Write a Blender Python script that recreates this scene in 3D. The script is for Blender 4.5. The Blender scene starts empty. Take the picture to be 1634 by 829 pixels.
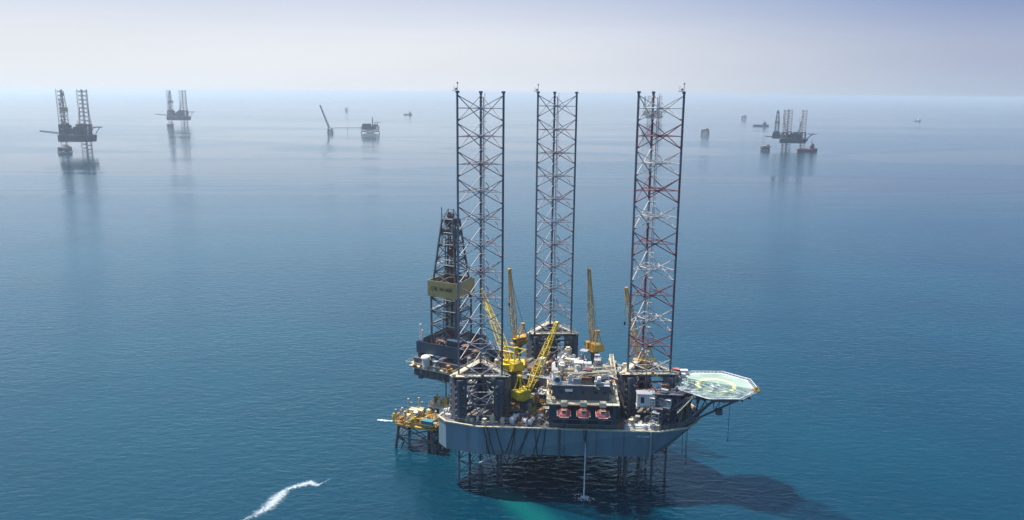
import bpy, math, random
from mathutils import Vector, Matrix
R = math.radians
rnd = random.Random(7)
C = bpy.context.scene.collection
sc = bpy.context.scene

# ------------------------------------------------------------------ camera
F_PX, PW, PH = 1285.0, 1634.0, 829.0
CAM_H = 101.0
PITCH = math.atan((PH/2-148)/F_PX)
ROLL = R(0.5)
cam_d = bpy.data.cameras.new("camera")
cam = bpy.data.objects.new("camera", cam_d); C.objects.link(cam)
cam_d.sensor_width = 36.0
cam_d.lens = 36.0*F_PX/PW
cam_d.clip_start = 1.0; cam_d.clip_end = 90000.0
cam.matrix_world = Matrix.Translation((0, 0, CAM_H)) @ Matrix.Rotation(math.pi/2-PITCH, 4, 'X') @ Matrix.Rotation(ROLL, 4, 'Z')
sc.camera = cam

# ------------------------------------------------------------------ sky and sun
SUN_DIR = Vector((-0.89, 0.46, 0)).normalized()          # horizontal direction towards the sun
SUN_EL = R(64)
to_sun = Vector((SUN_DIR.x*math.cos(SUN_EL), SUN_DIR.y*math.cos(SUN_EL), math.sin(SUN_EL)))
w = bpy.data.worlds.new("World"); sc.world = w; w.use_nodes = True
nt = w.node_tree; nt.nodes.clear()
wo = nt.nodes.new('ShaderNodeOutputWorld'); bg = nt.nodes.new('ShaderNodeBackground')
sky = nt.nodes.new('ShaderNodeTexSky'); sky.sky_type = 'NISHITA'; sky.sun_disc = False
sky.sun_elevation = SUN_EL
sky.sun_rotation = math.atan2(SUN_DIR.x, SUN_DIR.y)
sky.altitude = 0; sky.air_density = 1.0; sky.dust_density = 1.2; sky.ozone_density = 2.0
bg.inputs['Strength'].default_value = 0.13
# the low sky over the gulf is veiled by haze: pale towards the sun's side, bluer away from it and higher up
VS = 0.63/0.13
tcw = nt.nodes.new('ShaderNodeTexCoord'); sx_ = nt.nodes.new('ShaderNodeSeparateXYZ'); nt.links.new(tcw.outputs['Generated'], sx_.inputs[0])
dt = nt.nodes.new('ShaderNodeVectorMath'); dt.operation = 'DOT_PRODUCT'; nt.links.new(tcw.outputs['Generated'], dt.inputs[0])
dt.inputs[1].default_value = (math.sin(R(-30)), math.cos(R(-30)), 0)
def wrng(v, a, b, c, d, smooth=True):
    q = nt.nodes.new('ShaderNodeMapRange'); q.interpolation_type = 'SMOOTHSTEP' if smooth else 'LINEAR'
    for k, x in zip(('From Min', 'From Max', 'To Min', 'To Max'), (a, b, c, d)): q.inputs[k].default_value = x
    nt.links.new(v, q.inputs['Value']); return q.outputs[0]
def wmix(f, a, b):
    q = nt.nodes.new('ShaderNodeMix'); q.data_type = 'RGBA'; nt.links.new(f, q.inputs['Factor'])
    for k, v in (('A', a), ('B', b)):
        if isinstance(v, tuple): q.inputs[k].default_value = (*(c*VS for c in v), 1)
        else: nt.links.new(v, q.inputs[k])
    return q.outputs['Result']
side = wrng(dt.outputs['Value'], 0.45, 0.97, 0, 1)
rim = wmix(side, (0.42, 0.50, 0.63), (0.78, 0.82, 0.88))
low = wmix(side, (0.40, 0.46, 0.61), (0.79, 0.82, 0.87))
mid = wmix(side, (0.21, 0.30, 0.54), (0.60, 0.66, 0.81))
upper = wmix(side, (0.14, 0.40, 0.78), (0.40, 0.78, 1.15))
veil = wmix(wrng(sx_.outputs['Z'], -0.004, 0.04, 0, 1), rim, low)
veil = wmix(wrng(sx_.outputs['Z'], 0.045, 0.125, 0, 1), veil, mid)
veil = wmix(wrng(sx_.outputs['Z'], 0.108, 0.19, 0, 1), veil, upper)
skyc = wmix(wrng(sx_.outputs['Z'], 0.30, 0.80, 0, 1), veil, sky.outputs[0])
# faint uneven murk: soft stretched bands
mpw = nt.nodes.new('ShaderNodeMapping'); mpw.inputs['Scale'].default_value = (1, 1, 9); nt.links.new(tcw.outputs['Generated'], mpw.inputs[0])
nzw = nt.nodes.new('ShaderNodeTexNoise'); nzw.inputs['Scale'].default_value = 2.6; nzw.inputs['Detail'].default_value = 5; nt.links.new(mpw.outputs[0], nzw.inputs['Vector'])
mk = nt.nodes.new('ShaderNodeMix'); mk.data_type = 'RGBA'; mk.blend_type = 'MULTIPLY'; mk.inputs['Factor'].default_value = 1
nt.links.new(skyc, mk.inputs['A']); nt.links.new(wrng(nzw.outputs['Fac'], 0.3, 0.7, 0.975, 1.015), mk.inputs['B'])
nt.links.new(mk.outputs['Result'], bg.inputs[0]); nt.links.new(bg.outputs[0], wo.inputs[0])
sd = bpy.data.lights.new("sun", 'SUN'); sd.energy = 5.0; sd.angle = R(1.0); sd.color = (1.0, 0.955, 0.90)
so = bpy.data.objects.new("sun", sd); C.objects.link(so)
so.rotation_euler = to_sun.to_track_quat('Z', 'Y').to_euler()
so.location = to_sun*500

sc.view_settings.view_transform = 'Standard'; sc.view_settings.look = 'None'
sc.view_settings.exposure = 0.72; sc.view_settings.gamma = 1.0; sc.view_settings.use_curve_mapping = False
sc.cycles.max_bounces = 6; sc.cycles.volume_bounces = 0; sc.cycles.transparent_max_bounces = 24
sc.cycles.use_denoising = True
sc.cycles.caustics_reflective = False; sc.cycles.caustics_refractive = False

# ------------------------------------------------------------------ placement helpers (survey of the photograph)
def ray(x, y):
    dx = (x-PW/2)/F_PX; dy = -(y-PH/2)/F_PX
    c, s = math.cos(ROLL), math.sin(ROLL)
    dx, dy = c*dx-s*dy, s*dx+c*dy
    return Vector((dx, math.cos(PITCH)+dy*math.sin(PITCH), -math.sin(PITCH)+dy*math.cos(PITCH)))
def at(x, y, z=None, Y=None):
    v = ray(x, y); t = (z-CAM_H)/v.z if z is not None else Y/v.y
    return Vector((0, 0, CAM_H))+v*t
RIG_O = Vector((2.24, 219.0, 0)); RIG_A = R(-28.26)
M_RIG = Matrix.Translation(RIG_O) @ Matrix.Rotation(RIG_A, 4, 'Z')
M_INV = M_RIG.inverted()
def LP(x, y, z=None, Y=None): return M_INV @ at(x, y, z, Y)
SA = R(25.4)                                                # starboard hull side direction in rig frame
def SF(a, b, z=0): return Vector((3.8+a*math.cos(SA)-b*math.sin(SA), -29.4+a*math.sin(SA)+b*math.cos(SA), z))

# ------------------------------------------------------------------ materials
MATS = {}
def paint(name, col, rough=0.55, metal=0.0, wear=0.25, wear_col=(0.16, 0.07, 0.035), wear_lo=0.56, scale=0.45, streak=False, bump=0.0):
    if name in MATS: return MATS[name]
    col = tuple(c*0.82 for c in col)
    m = bpy.data.materials.new(name); m.use_nodes = True
    n = m.node_tree.nodes; l = m.node_tree.links
    b = n['Principled BSDF']; b.inputs['Roughness'].default_value = rough; b.inputs['Metallic'].default_value = metal
    tc = n.new('ShaderNodeTexCoord'); mp = n.new('ShaderNodeMapping')
    l.new(tc.outputs['Object'], mp.inputs[0])
    if streak: mp.inputs['Scale'].default_value = (1, 1, 0.12)
    n1 = n.new('ShaderNodeTexNoise'); n1.inputs['Scale'].default_value = scale; n1.inputs['Detail'].default_value = 8; n1.inputs['Roughness'].default_value = 0.65
    l.new(mp.outputs[0], n1.inputs['Vector'])
    r1 = n.new('ShaderNodeValToRGB'); r1.color_ramp.elements[0].position = wear_lo; r1.color_ramp.elements[1].position = wear_lo+0.14
    r1.color_ramp.elements[0].color = (0, 0, 0, 1); r1.color_ramp.elements[1].color = (wear,)*3+(1,)
    l.new(n1.outputs['Fac'], r1.inputs[0])
    n2 = n.new('ShaderNodeTexNoise'); n2.inputs['Scale'].default_value = scale*0.3; n2.inputs['Detail'].default_value = 4
    l.new(mp.outputs[0], n2.inputs['Vector'])
    mr = n.new('ShaderNodeMapRange'); mr.inputs['From Min'].default_value = 0.3; mr.inputs['From Max'].default_value = 0.7
    mr.inputs['To Min'].default_value = 0.78; mr.inputs['To Max'].default_value = 1.15
    l.new(n2.outputs['Fac'], mr.inputs['Value'])
    mu = n.new('ShaderNodeMix'); mu.data_type = 'RGBA'; mu.blend_type = 'MULTIPLY'; mu.inputs['Factor'].default_value = 1
    mu.inputs['A'].default_value = (*col, 1); l.new(mr.outputs[0], mu.inputs['B'])
    mx = n.new('ShaderNodeMix'); mx.data_type = 'RGBA'; l.new(r1.outputs[0], mx.inputs['Factor'])
    l.new(mu.outputs['Result'], mx.inputs['A']); mx.inputs['B'].default_value = (*wear_col, 1)
    l.new(mx.outputs['Result'], b.inputs['Base Color'])
    MATS[name] = m; return m
hull_m = paint('hull_blue_grey', (0.175, 0.26, 0.305), 0.5, wear=0.38, streak=True, scale=0.4, wear_lo=0.5, wear_col=(0.05, 0.075, 0.09))
under_m = paint('hull_bottom', (0.03, 0.035, 0.045), 0.7, scale=0.2)
deck_m = paint('deck_paint', (0.16, 0.17, 0.16), 0.75, wear=0.7, scale=0.3, wear_lo=0.48)
navy_m = paint('block_navy', (0.045, 0.075, 0.11), 0.5, wear=0.3, streak=True)
steel_m = paint('dark_steel', (0.085, 0.10, 0.125), 0.55, wear=0.8, scale=0.6, wear_lo=0.52)
legp_m = paint('leg_slate', (0.13, 0.15, 0.19), 0.5, wear=0.8, scale=0.35, wear_lo=0.54, wear_col=(0.22, 0.06, 0.05))
brace_m = paint('brace_grey', (0.27, 0.29, 0.32), 0.5, wear=0.85, scale=0.3, wear_lo=0.5, wear_col=(0.24, 0.07, 0.06))
red_m = paint('leg_red', (0.19, 0.045, 0.055), 0.5, wear=0.8, scale=0.5, wear_col=(0.08, 0.02, 0.03))
white_m = paint('leg_white', (0.56, 0.54, 0.51), 0.5, wear=0.75, scale=0.5, wear_lo=0.5)
wht_m = paint('white_paint', (0.74, 0.73, 0.70), 0.5, wear=0.45, scale=0.8)
tan_m = paint('tan_wall', (0.55, 0.40, 0.15), 0.6, wear=0.35, scale=0.5, wear_col=(0.2, 0.12, 0.06))
yel_m = paint('yellow_paint', (0.72, 0.52, 0.03), 0.5, wear=0.5, scale=0.7)
yel2_m = paint('amber_paint', (0.66, 0.38, 0.06), 0.5, wear=0.55, scale=0.7, wear_col=(0.25, 0.10, 0.04))
crm_m = paint('cream_paint', (0.62, 0.55, 0.38), 0.55, wear=0.5, scale=0.8)
grn_m = paint('helideck_green', (0.28, 0.38, 0.31), 0.75, wear=0.4, scale=0.25, wear_col=(0.36, 0.42, 0.36), wear_lo=0.45)
mark_w = paint('marking_white', (0.78, 0.80, 0.78), 0.6, wear=0.3, wear_col=(0.4, 0.5, 0.42), scale=1.2)
mark_y = paint('marking_yellow', (0.82, 0.77, 0.34), 0.6, wear=0.25, wear_col=(0.4, 0.5, 0.42), scale=1.2)
lred_m = paint('lifeboat_red', (0.50, 0.085, 0.065), 0.45, wear=0.6, scale=1.1, wear_col=(0.62, 0.34, 0.28), wear_lo=0.5)
rust_m = paint('rust_brown', (0.22, 0.11, 0.06), 0.8, wear=0.5, wear_col=(0.3, 0.2, 0.13))
gry_m = paint('mid_grey', (0.33, 0.34, 0.35), 0.6, wear=0.6, scale=0.8)
teal_m = paint('teal_paint', (0.05, 0.24, 0.27), 0.5, wear=0.3)
blk_m = paint('black_rubber', (0.015, 0.016, 0.02), 0.5, wear=0.1)
glass_m = paint('window_glass', (0.02, 0.03, 0.045), 0.08, wear=0.0)
org_m = paint('orange_pipe', (0.62, 0.26, 0.06), 0.5, wear=0.4)
farm_m = paint('far_hull_blue', (0.022, 0.042, 0.085), 0.6, wear=0.0)
fleg_m = paint('far_leg_rose', (0.30, 0.15, 0.15), 0.6, wear=0.7, scale=0.15, wear_col=(0.5, 0.48, 0.46), wear_lo=0.45)
vred_m = paint('vessel_red', (0.16, 0.035, 0.06), 0.5)

# ------------------------------------------------------------------ mesh builder
class MB:
    def __init__(s): s.v = []; s.f = []; s.mi = []; s.k = 0
    def quad(s, *p):
        b = len(s.v); s.v += [tuple(q) for q in p]; s.f.append(tuple(range(b, b+len(p)))); s.mi.append(s.k); return s
    def box(s, c, size, rz=0.0, M=None):
        cx, cy, cz = c; sx, sy, sz = (q/2 for q in size); b = len(s.v); ca, sa = math.cos(rz), math.sin(rz)
        for dz in (-sz, sz):
            for dx, dy in ((-sx, -sy), (sx, -sy), (sx, sy), (-sx, sy)):
                s.v.append((cx+ca*dx-sa*dy, cy+sa*dx+ca*dy, cz+dz))
        for q in ((0, 3, 2, 1), (4, 5, 6, 7), (0, 1, 5, 4), (1, 2, 6, 5), (2, 3, 7, 6), (3, 0, 4, 7)):
            s.f.append(tuple(b+i for i in q)); s.mi.append(s.k)
        return s
    def tube(s, p0, p1, r, n=5, r1=None, caps=True):
        p0 = Vector(p0); p1 = Vector(p1); d = p1-p0
        if d.length < 1e-6: return s
        r1 = r if r1 is None else r1
        d.normalize(); a = d.orthogonal().normalized(); c = d.cross(a); b = len(s.v)
        for p, rr in ((p0, r), (p1, r1)):
            for i in range(n):
                t = 2*math.pi*(i+0.5)/n; q = p+(a*math.cos(t)+c*math.sin(t))*rr; s.v.append(tuple(q))
        for i in range(n):
            j = (i+1) % n; s.f.append((b+i, b+j, b+n+j, b+n+i)); s.mi.append(s.k)
        if caps:
            s.f.append(tuple(b+i for i in reversed(range(n)))); s.mi.append(s.k)
            s.f.append(tuple(b+n+i for i in range(n))); s.mi.append(s.k)
        return s
    def beam(s, p0, p1, wd, ht):
        """rectangular beam, wd wide and ht tall"""
        p0 = Vector(p0); p1 = Vector(p1); d = (p1-p0).normalized(); up = Vector((0, 0, 1))
        if abs(d.z) > 0.95: up = Vector((1, 0, 0))
        a = d.cross(up).normalized()*wd/2; c = a.cross(d).normalized()*ht/2; b = len(s.v)
        for p in (p0, p1):
            for q in (-a-c, a-c, a+c, -a+c): s.v.append(tuple(p+q))
        for q in ((0, 3, 2, 1), (4, 5, 6, 7), (0, 1, 5, 4), (1, 2, 6, 5), (2, 3, 7, 6), (3, 0, 4, 7)):
            s.f.append(tuple(b+i for i in q)); s.mi.append(s.k)
        return s
    def prism(s, bot, top, cap_k=None):
        n = len(bot); b = len(s.v); s.v += [tuple(p) for p in bot]+[tuple(p) for p in top]
        for i in range(n):
            j = (i+1) % n; s.f.append((b+i, b+j, b+n+j, b+n+i)); s.mi.append(s.k)
        s.f.append(tuple(b+i for i in reversed(range(n)))); s.mi.append(s.k if cap_k is None else cap_k[0])
        s.f.append(tuple(b+n+i for i in range(n))); s.mi.append(s.k if cap_k is None else cap_k[1])
        return s
    def poly(s, pts, r, n=5):
        for a, c in zip(pts, pts[1:]): s.tube(a, c, r, n)
        return s
    def truss(s, p0, p1, w0, w1, nb, rc, rb, mid=None, n=4):
        """four-chord lattice boom"""
        p0 = Vector(p0); p1 = Vector(p1); d = (p1-p0).normalized()
        up = Vector((0, 0, 1)) if abs(d.z) < 0.97 else Vector((0, 1, 0))
        a = d.cross(up).normalized(); c = a.cross(d).normalized(); st = []
        for i in range(nb+1):
            t = i/nb; wd = w0+(w1-w0)*t
            if mid is not None: wd = w0+(mid-w0)*min(1, t/0.3) if t < 0.3 else mid+(w1-mid)*max(0, (t-0.3)/0.7)
            p = p0.lerp(p1, t)
            st.append([p+(a*x+c*y)*wd/2 for x, y in ((-1, -1), (1, -1), (1, 1), (-1, 1))])
        for i in range(nb):
            for k in range(4):
                s.tube(st[i][k], st[i+1][k], rc, n, caps=False)
                k2 = (k+1) % 4
                if i % 2: s.tube(st[i][k], st[i+1][k2], rb, 3, caps=False)
                else: s.tube(st[i][k2], st[i+1][k], rb, 3, caps=False)
                s.tube(st[i+1][k], st[i+1][k2], rb, 3, caps=False)
        return s
    def blob(s, c, rx, ry, rz, seg=10, rings=6, rot=0):
        b = len(s.v); ca, sa = math.cos(rot), math.sin(rot)
        for i in range(rings+1):
            ph = math.pi*i/rings-math.pi/2
            for j in range(seg):
                t = 2*math.pi*j/seg; x = rx*math.cos(ph)*math.cos(t); y = ry*math.cos(ph)*math.sin(t)
                s.v.append((c[0]+ca*x-sa*y, c[1]+sa*x+ca*y, c[2]+rz*math.sin(ph)))
        for i in range(rings):
            for j in range(seg):
                j2 = (j+1) % seg; s.f.append((b+i*seg+j, b+i*seg+j2, b+(i+1)*seg+j2, b+(i+1)*seg+j)); s.mi.append(s.k)
        return s
    def mesh(s, name, mats):
        me = bpy.data.meshes.new(name); me.from_pydata(s.v, [], s.f)
        for m in (mats if isinstance(mats, (list, tuple)) else [mats]): me.materials.append(m)
        me.polygons.foreach_set('material_index', s.mi); me.update(); return me
    def build(s, name, mats, parent=None, smooth=False):
        me = s.mesh(name, mats)
        if smooth: me.shade_smooth()
        o = bpy.data.objects.new(name, me); C.objects.link(o)
        if parent: o.parent = parent
        return o
def empty(name, loc=(0, 0, 0), rz=0.0, parent=None):
    o = bpy.data.objects.new(name, None); C.objects.link(o); o.location = loc; o.rotation_euler = (0, 0, rz)
    o.empty_display_size = 1
    if parent: o.parent = parent
    return o
def tag(o, label=None, cat=None, group=None, kind=None):
    if label: o['label'] = label
    if cat: o['category'] = cat
    if group: o['group'] = group
    if kind: o['kind'] = kind
    return o
KIDS = {}
def copy_tree(o, parent=None):
    c = o.copy(); C.objects.link(c)
    if parent: c.parent = parent
    for ch in [q for q in bpy.data.objects if q.parent == o]: copy_tree(ch, c)
    return c
def inst(me, name, loc, rz, scale, parent):
    o = bpy.data.objects.new(name, me); C.objects.link(o); o.location = loc; o.rotation_euler = (0, 0, rz); o.scale = scale
    o.parent = parent; return o

# ------------------------------------------------------------------ water
def make_water():
    m = bpy.data.materials.new('sea_water'); m.use_nodes = True
    n = m.node_tree.nodes; l = m.node_tree.links; b = n['Principled BSDF']
    g = n.new('ShaderNodeNewGeometry')
    def noise(scale, sx, sy, rot=0, det=3, ro=0.5, dist=0.0):
        mp = n.new('ShaderNodeMapping'); mp.inputs['Scale'].default_value = (sx, sy, 1); mp.inputs['Rotation'].default_value = (0, 0, R(rot))
        l.new(g.outputs['Position'], mp.inputs[0])
        t = n.new('ShaderNodeTexNoise'); t.inputs['Scale'].default_value = scale; t.inputs['Detail'].default_value = det
        t.inputs['Roughness'].default_value = ro; t.inputs['Distortion'].default_value = dist
        l.new(mp.outputs[0], t.inputs['Vector']); return t.outputs['Fac']
    def math_(op, a, b_=None, c_=None):
        q = n.new('ShaderNodeMath'); q.operation = op
        for i, v in enumerate((a, b_, c_)):
            if v is None: continue
            if isinstance(v, (int, float)): q.inputs[i].default_value = v
            else: l.new(v, q.inputs[i])
        return q.outputs[0]
    def rng(v, a, b_, c_, d_):
        q = n.new('ShaderNodeMapRange'); q.interpolation_type = 'SMOOTHSTEP'
        for k, x in zip(('From Min', 'From Max', 'To Min', 'To Max'), (a, b_, c_, d_)): q.inputs[k].default_value = x
        l.new(v, q.inputs['Value']); return q.outputs[0]
    # wind ripples, chop and long low swell
    h1 = noise(0.50, 0.5, 1.0, 14, 3, 0.55, 0.6)
    h2 = noise(0.17, 0.55, 1.0, -9, 3, 0.5)
    h3 = noise(1.6, 0.8, 1.0, 20, 3, 0.6)
    slick = noise(0.0019, 0.45, 1.6, -16, 5, 0.6, 1.2)         # wind lanes and slicks
    gy = n.new('ShaderNodeSeparateXYZ'); l.new(g.outputs['Position'], gy.inputs[0])
    calm = rng(gy.outputs['Y'], 350, 1000, 0.0, 1.0)             # the glassy lanes lie well out from the rig
    patch = noise(0.006, 0.5, 1.4, 9, 4, 0.6, 0.8)
    sl = math_('MULTIPLY', math_('SUBTRACT', 1.0, math_('MULTIPLY', rng(slick, 0.56, 0.45, 0.0, 0.92), calm)), rng(patch, 0.3, 0.7, 0.75, 1.2))
    hh = math_('ADD', math_('ADD', math_('MULTIPLY', h1, 1.7), math_('MULTIPLY', h2, 1.0)), math_('MULTIPLY', h3, 0.12))
    hh = math_('MULTIPLY', hh, sl)
    bp = n.new('ShaderNodeBump'); bp.inputs['Strength'].default_value = 1.0; bp.inputs['Distance'].default_value = WAVE
    l.new(hh, bp.inputs['Height']); l.new(bp.outputs[0], b.inputs['Normal'])
    # body colour: deep teal, darker blue patches, and one pale sediment plume from an outlet below the hull
    big = noise(0.012, 0.7, 1.0, 10, 4, 0.55)
    mx = n.new('ShaderNodeMix'); mx.data_type = 'RGBA'; l.new(rng(big, 0.35, 0.65, 0, 1), mx.inputs['Factor'])
    mx.inputs['A'].default_value = (0.0001, 0.024, 0.044, 1); mx.inputs['B'].default_value = (0.0001, 0.031, 0.052, 1)
    P0 = at(764, 758, 0); P1 = at(888, 850, 0)
    d = (P1-P0); L = d.length; ang = math.atan2(d.y, d.x)
    vs = n.new('ShaderNodeVectorMath'); vs.operation = 'SUBTRACT'; l.new(g.outputs['Position'], vs.inputs[0]); vs.inputs[1].default_value = P0
    vr = n.new('ShaderNodeVectorRotate'); vr.rotation_type = 'Z_AXIS'; vr.inputs['Angle'].default_value = -ang; l.new(vs.outputs[0], vr.inputs['Vector'])
    sp = n.new('ShaderNodeSeparateXYZ'); l.new(vr.outputs[0], sp.inputs[0])
    wob = math_('MULTIPLY', math_('SUBTRACT', noise(0.16, 1, 1, 0, 5, 0.6), 0.5), 7.0)
    along = math_('DIVIDE', math_('ADD', sp.outputs['X'], wob), L)
    width = math_('MULTIPLY_ADD', along, 5.2, 1.9)
    q = math_('DIVIDE', math_('ABSOLUTE', math_('ADD', sp.outputs['Y'], math_('MULTIPLY', wob, 0.55))), width)
    pl = math_('MULTIPLY', rng(q, 1.25, 0.1, 0, 1), math_('MULTIPLY', rng(along, 0.0, 0.30, 0, 1), rng(along, 1.3, 0.75, 0.0, 1)))
    mp_ = n.new('ShaderNodeMix'); mp_.data_type = 'RGBA'; l.new(pl, mp_.inputs['Factor'])
    l.new(mx.outputs['Result'], mp_.inputs['A']); mp_.inputs['B'].default_value = (0.002, 0.070, 0.074, 1)
    l.new(mp_.outputs['Result'], b.inputs['Base Color'])
    b.inputs['IOR'].default_value = 1.333; b.inputs['Roughness'].default_value = 0.10
    me = bpy.data.meshes.new('sea'); S = 60000
    me.from_pydata([(-S, -3000, 0), (S, -3000, 0), (S, S, 0), (-S, S, 0)], [], [(0, 1, 2, 3)]); me.materials.append(m)
    o = bpy.data.objects.new('sea', me); C.objects.link(o); o['kind'] = 'structure'
WAVE = 0.17
make_water()

# ------------------------------------------------------------------ haze: the humid air over the gulf
def make_haze(dens=0.000125):
    b = MB(); b.prism([(-62000, -3200, -1), (62000, -3200, -1), (62000, 62000, -1), (-62000, 62000, -1)],
                      [(-62000, -3200, 108), (62000, -3200, 108), (62000, 62000, 108), (-62000, 62000, 108)])
    m = bpy.data.materials.new('haze_air'); m.use_nodes = True; n = m.node_tree.nodes; n.clear()
    out = n.new('ShaderNodeOutputMaterial'); v = n.new('ShaderNodeVolumePrincipled')
    v.inputs['Color'].default_value = (0.82, 0.93, 1.0, 1); v.inputs['Density'].default_value = dens; v.inputs['Anisotropy'].default_value = 0.42
    m.node_tree.links.new(v.outputs[0], out.inputs['Volume'])
    o = b.build('haze', m); o['kind'] = 'stuff'
    return o
make_haze()

# ------------------------------------------------------------------ jack-up rig pieces (rig frame: +x bow, -y starboard)
LEGS = [(0, -21.6), (0, 21.6), (37.2, 1.8)]
CHORD_A = (120, 240, 0); CHORD_R = 6.35
def chord_xy(lx, ly, k): return lx+CHORD_R*math.cos(R(CHORD_A[k])), ly+CHORD_R*math.sin(R(CHORD_A[k]))

def leg(root, lx, ly, top, mats, banded=False, far=False, chord_mat=None):
    e = empty('leg', (lx, ly, 0), 0, root)
    P = [Vector((CHORD_R*math.cos(R(a)), CHORD_R*math.sin(R(a)), 0)) for a in CHORD_A]
    bay = 6.73; nb = int((top+4)/bay)
    zt = lambda z: Vector((0, 0, z))
    for k in range(3):
        m = MB(); p = P[k]; cm = [chord_mat or mats[0], white_m, red_m]
        if far: m.tube(p+zt(-3), p+zt(top), 0.5, 4)
        else:
            d = p.normalized(); pr = Vector((-d.y, d.x, 0))
            z = top; i = 0
            while z > -3:
                z2 = max(-3, z-bay)
                m.k = 0 if not banded else (1 if i % 2 == 0 else 2)
                if banded and k != 0: m.k = 0 if i % 2 == 0 else 2
                m.tube(p+zt(z2), p+zt(z), 0.20, 8, caps=False)
                m.k = 0
                m.beam(p+d*0.05+zt(z2), p+d*0.05+zt(z), 0.14, 0.54)      # rack plate
                z = z2; i += 1
            for q in range(int(top/0.9)):                              # rack teeth
                zz = top-0.4-q*0.9
                m.box(p+pr*0.0+d*0.05+zt(zz), (0.15, 0.66, 0.4), math.atan2(pr.y, pr.x)+math.pi/2)
            m.box(p+zt(top+0.15), (0.7, 0.7, 0.5), 0)
        m.build('chord', cm if not far else (chord_mat or mats[0]), e)
    rb, rh = (0.125, 0.11) if not far else (0.30, 0.24)
    ns = 5 if not far else 3
    bm_ = MB()
    for i in range(nb):
        z1 = top-0.6-i*bay; z0 = z1-6.1; zm = (z0+z1)/2
        bm_.k = (i % 2) if banded else 0
        for k in range(3):
            a, b = P[k], P[(k+1) % 3]
            bm_.tube(a+zt(z1), b+zt(z0), rb, ns, caps=False); bm_.tube(b+zt(z1), a+zt(z0), rb, ns, caps=False)
            bm_.tube(a+zt(zm), b+zt(zm), rh, ns, caps=False)
            if not far:
                mid = (a+b)/2; c = P[(k+2) % 3]; mid2 = (b+c)/2
                bm_.tube(mid+zt(zm), mid2+zt(zm), rh*0.8, 4, caps=False)
                bm_.box(mid+zt(zm), (0.5, 0.14, 0.5), math.atan2((b-a).y, (b-a).x))
                for q in (a, b): bm_.tube(q+zt(z0)+(mid-q)*0.0, q+zt(z0)+(mid-q)*0.10+zt(0.5), rb*1.3, 4, caps=False)
    bm_.build('bracing', mats if banded else mats[0], e)
    if not far:
        ld = MB(); p = P[0]*0.72+Vector((0.9, -0.3, 0))
        ld.tube(p+zt(0), p+zt(top-1), 0.13, 6)
        p2 = p+Vector((0.45, 0, 0)); ld.tube(p2+zt(18), p2+zt(top), 0.07, 4)
        for q in range(int((top-20)/6.73)): ld.box(p+Vector((0.2, 0, 20+q*6.73)), (1.0, 0.9, 0.1))
        ld.build('riser_pipe', brace_m if not banded else white_m, e)
        tp = MB(); q = P[2] if ly < 10 and lx > 10 else P[1]
        tp.tube(q+zt(top), q+zt(top+2.2), 0.07, 4); tp.box(q+Vector((-0.7, 0.3, top+0.4)), (1.4, 1.0, 0.12)); tp.blob(q+zt(top+2.3), 0.25, 0.25, 0.25, 8, 4)
        tp.tube(q+Vector((-1.2, 0.3, top+0.4)), q+Vector((-1.2, 0.3, top+1.7)), 0.05, 4); tp.blob(q+Vector((-0.6, 0.3, top+0.9)), 0.4, 0.4, 0.35, 8, 4)
        tp.build('beacon', gry_m, e)
    return e

def railing(m, pts, h=1.1, r=0.045, step=1.8):
    for a, b in zip(pts, pts[1:]):
        a = Vector(a); b = Vector(b); L = (b-a).length; n = max(1, int(L/step))
        for z in (h, h*0.5): m.tube(a+Vector((0, 0, z)), b+Vector((0, 0, z)), r, 3, caps=False)
        for i in range(n+1):
            p = a.lerp(b, i/n); m.tube(p, p+Vector((0, 0, h)), r, 3, caps=False)

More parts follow.
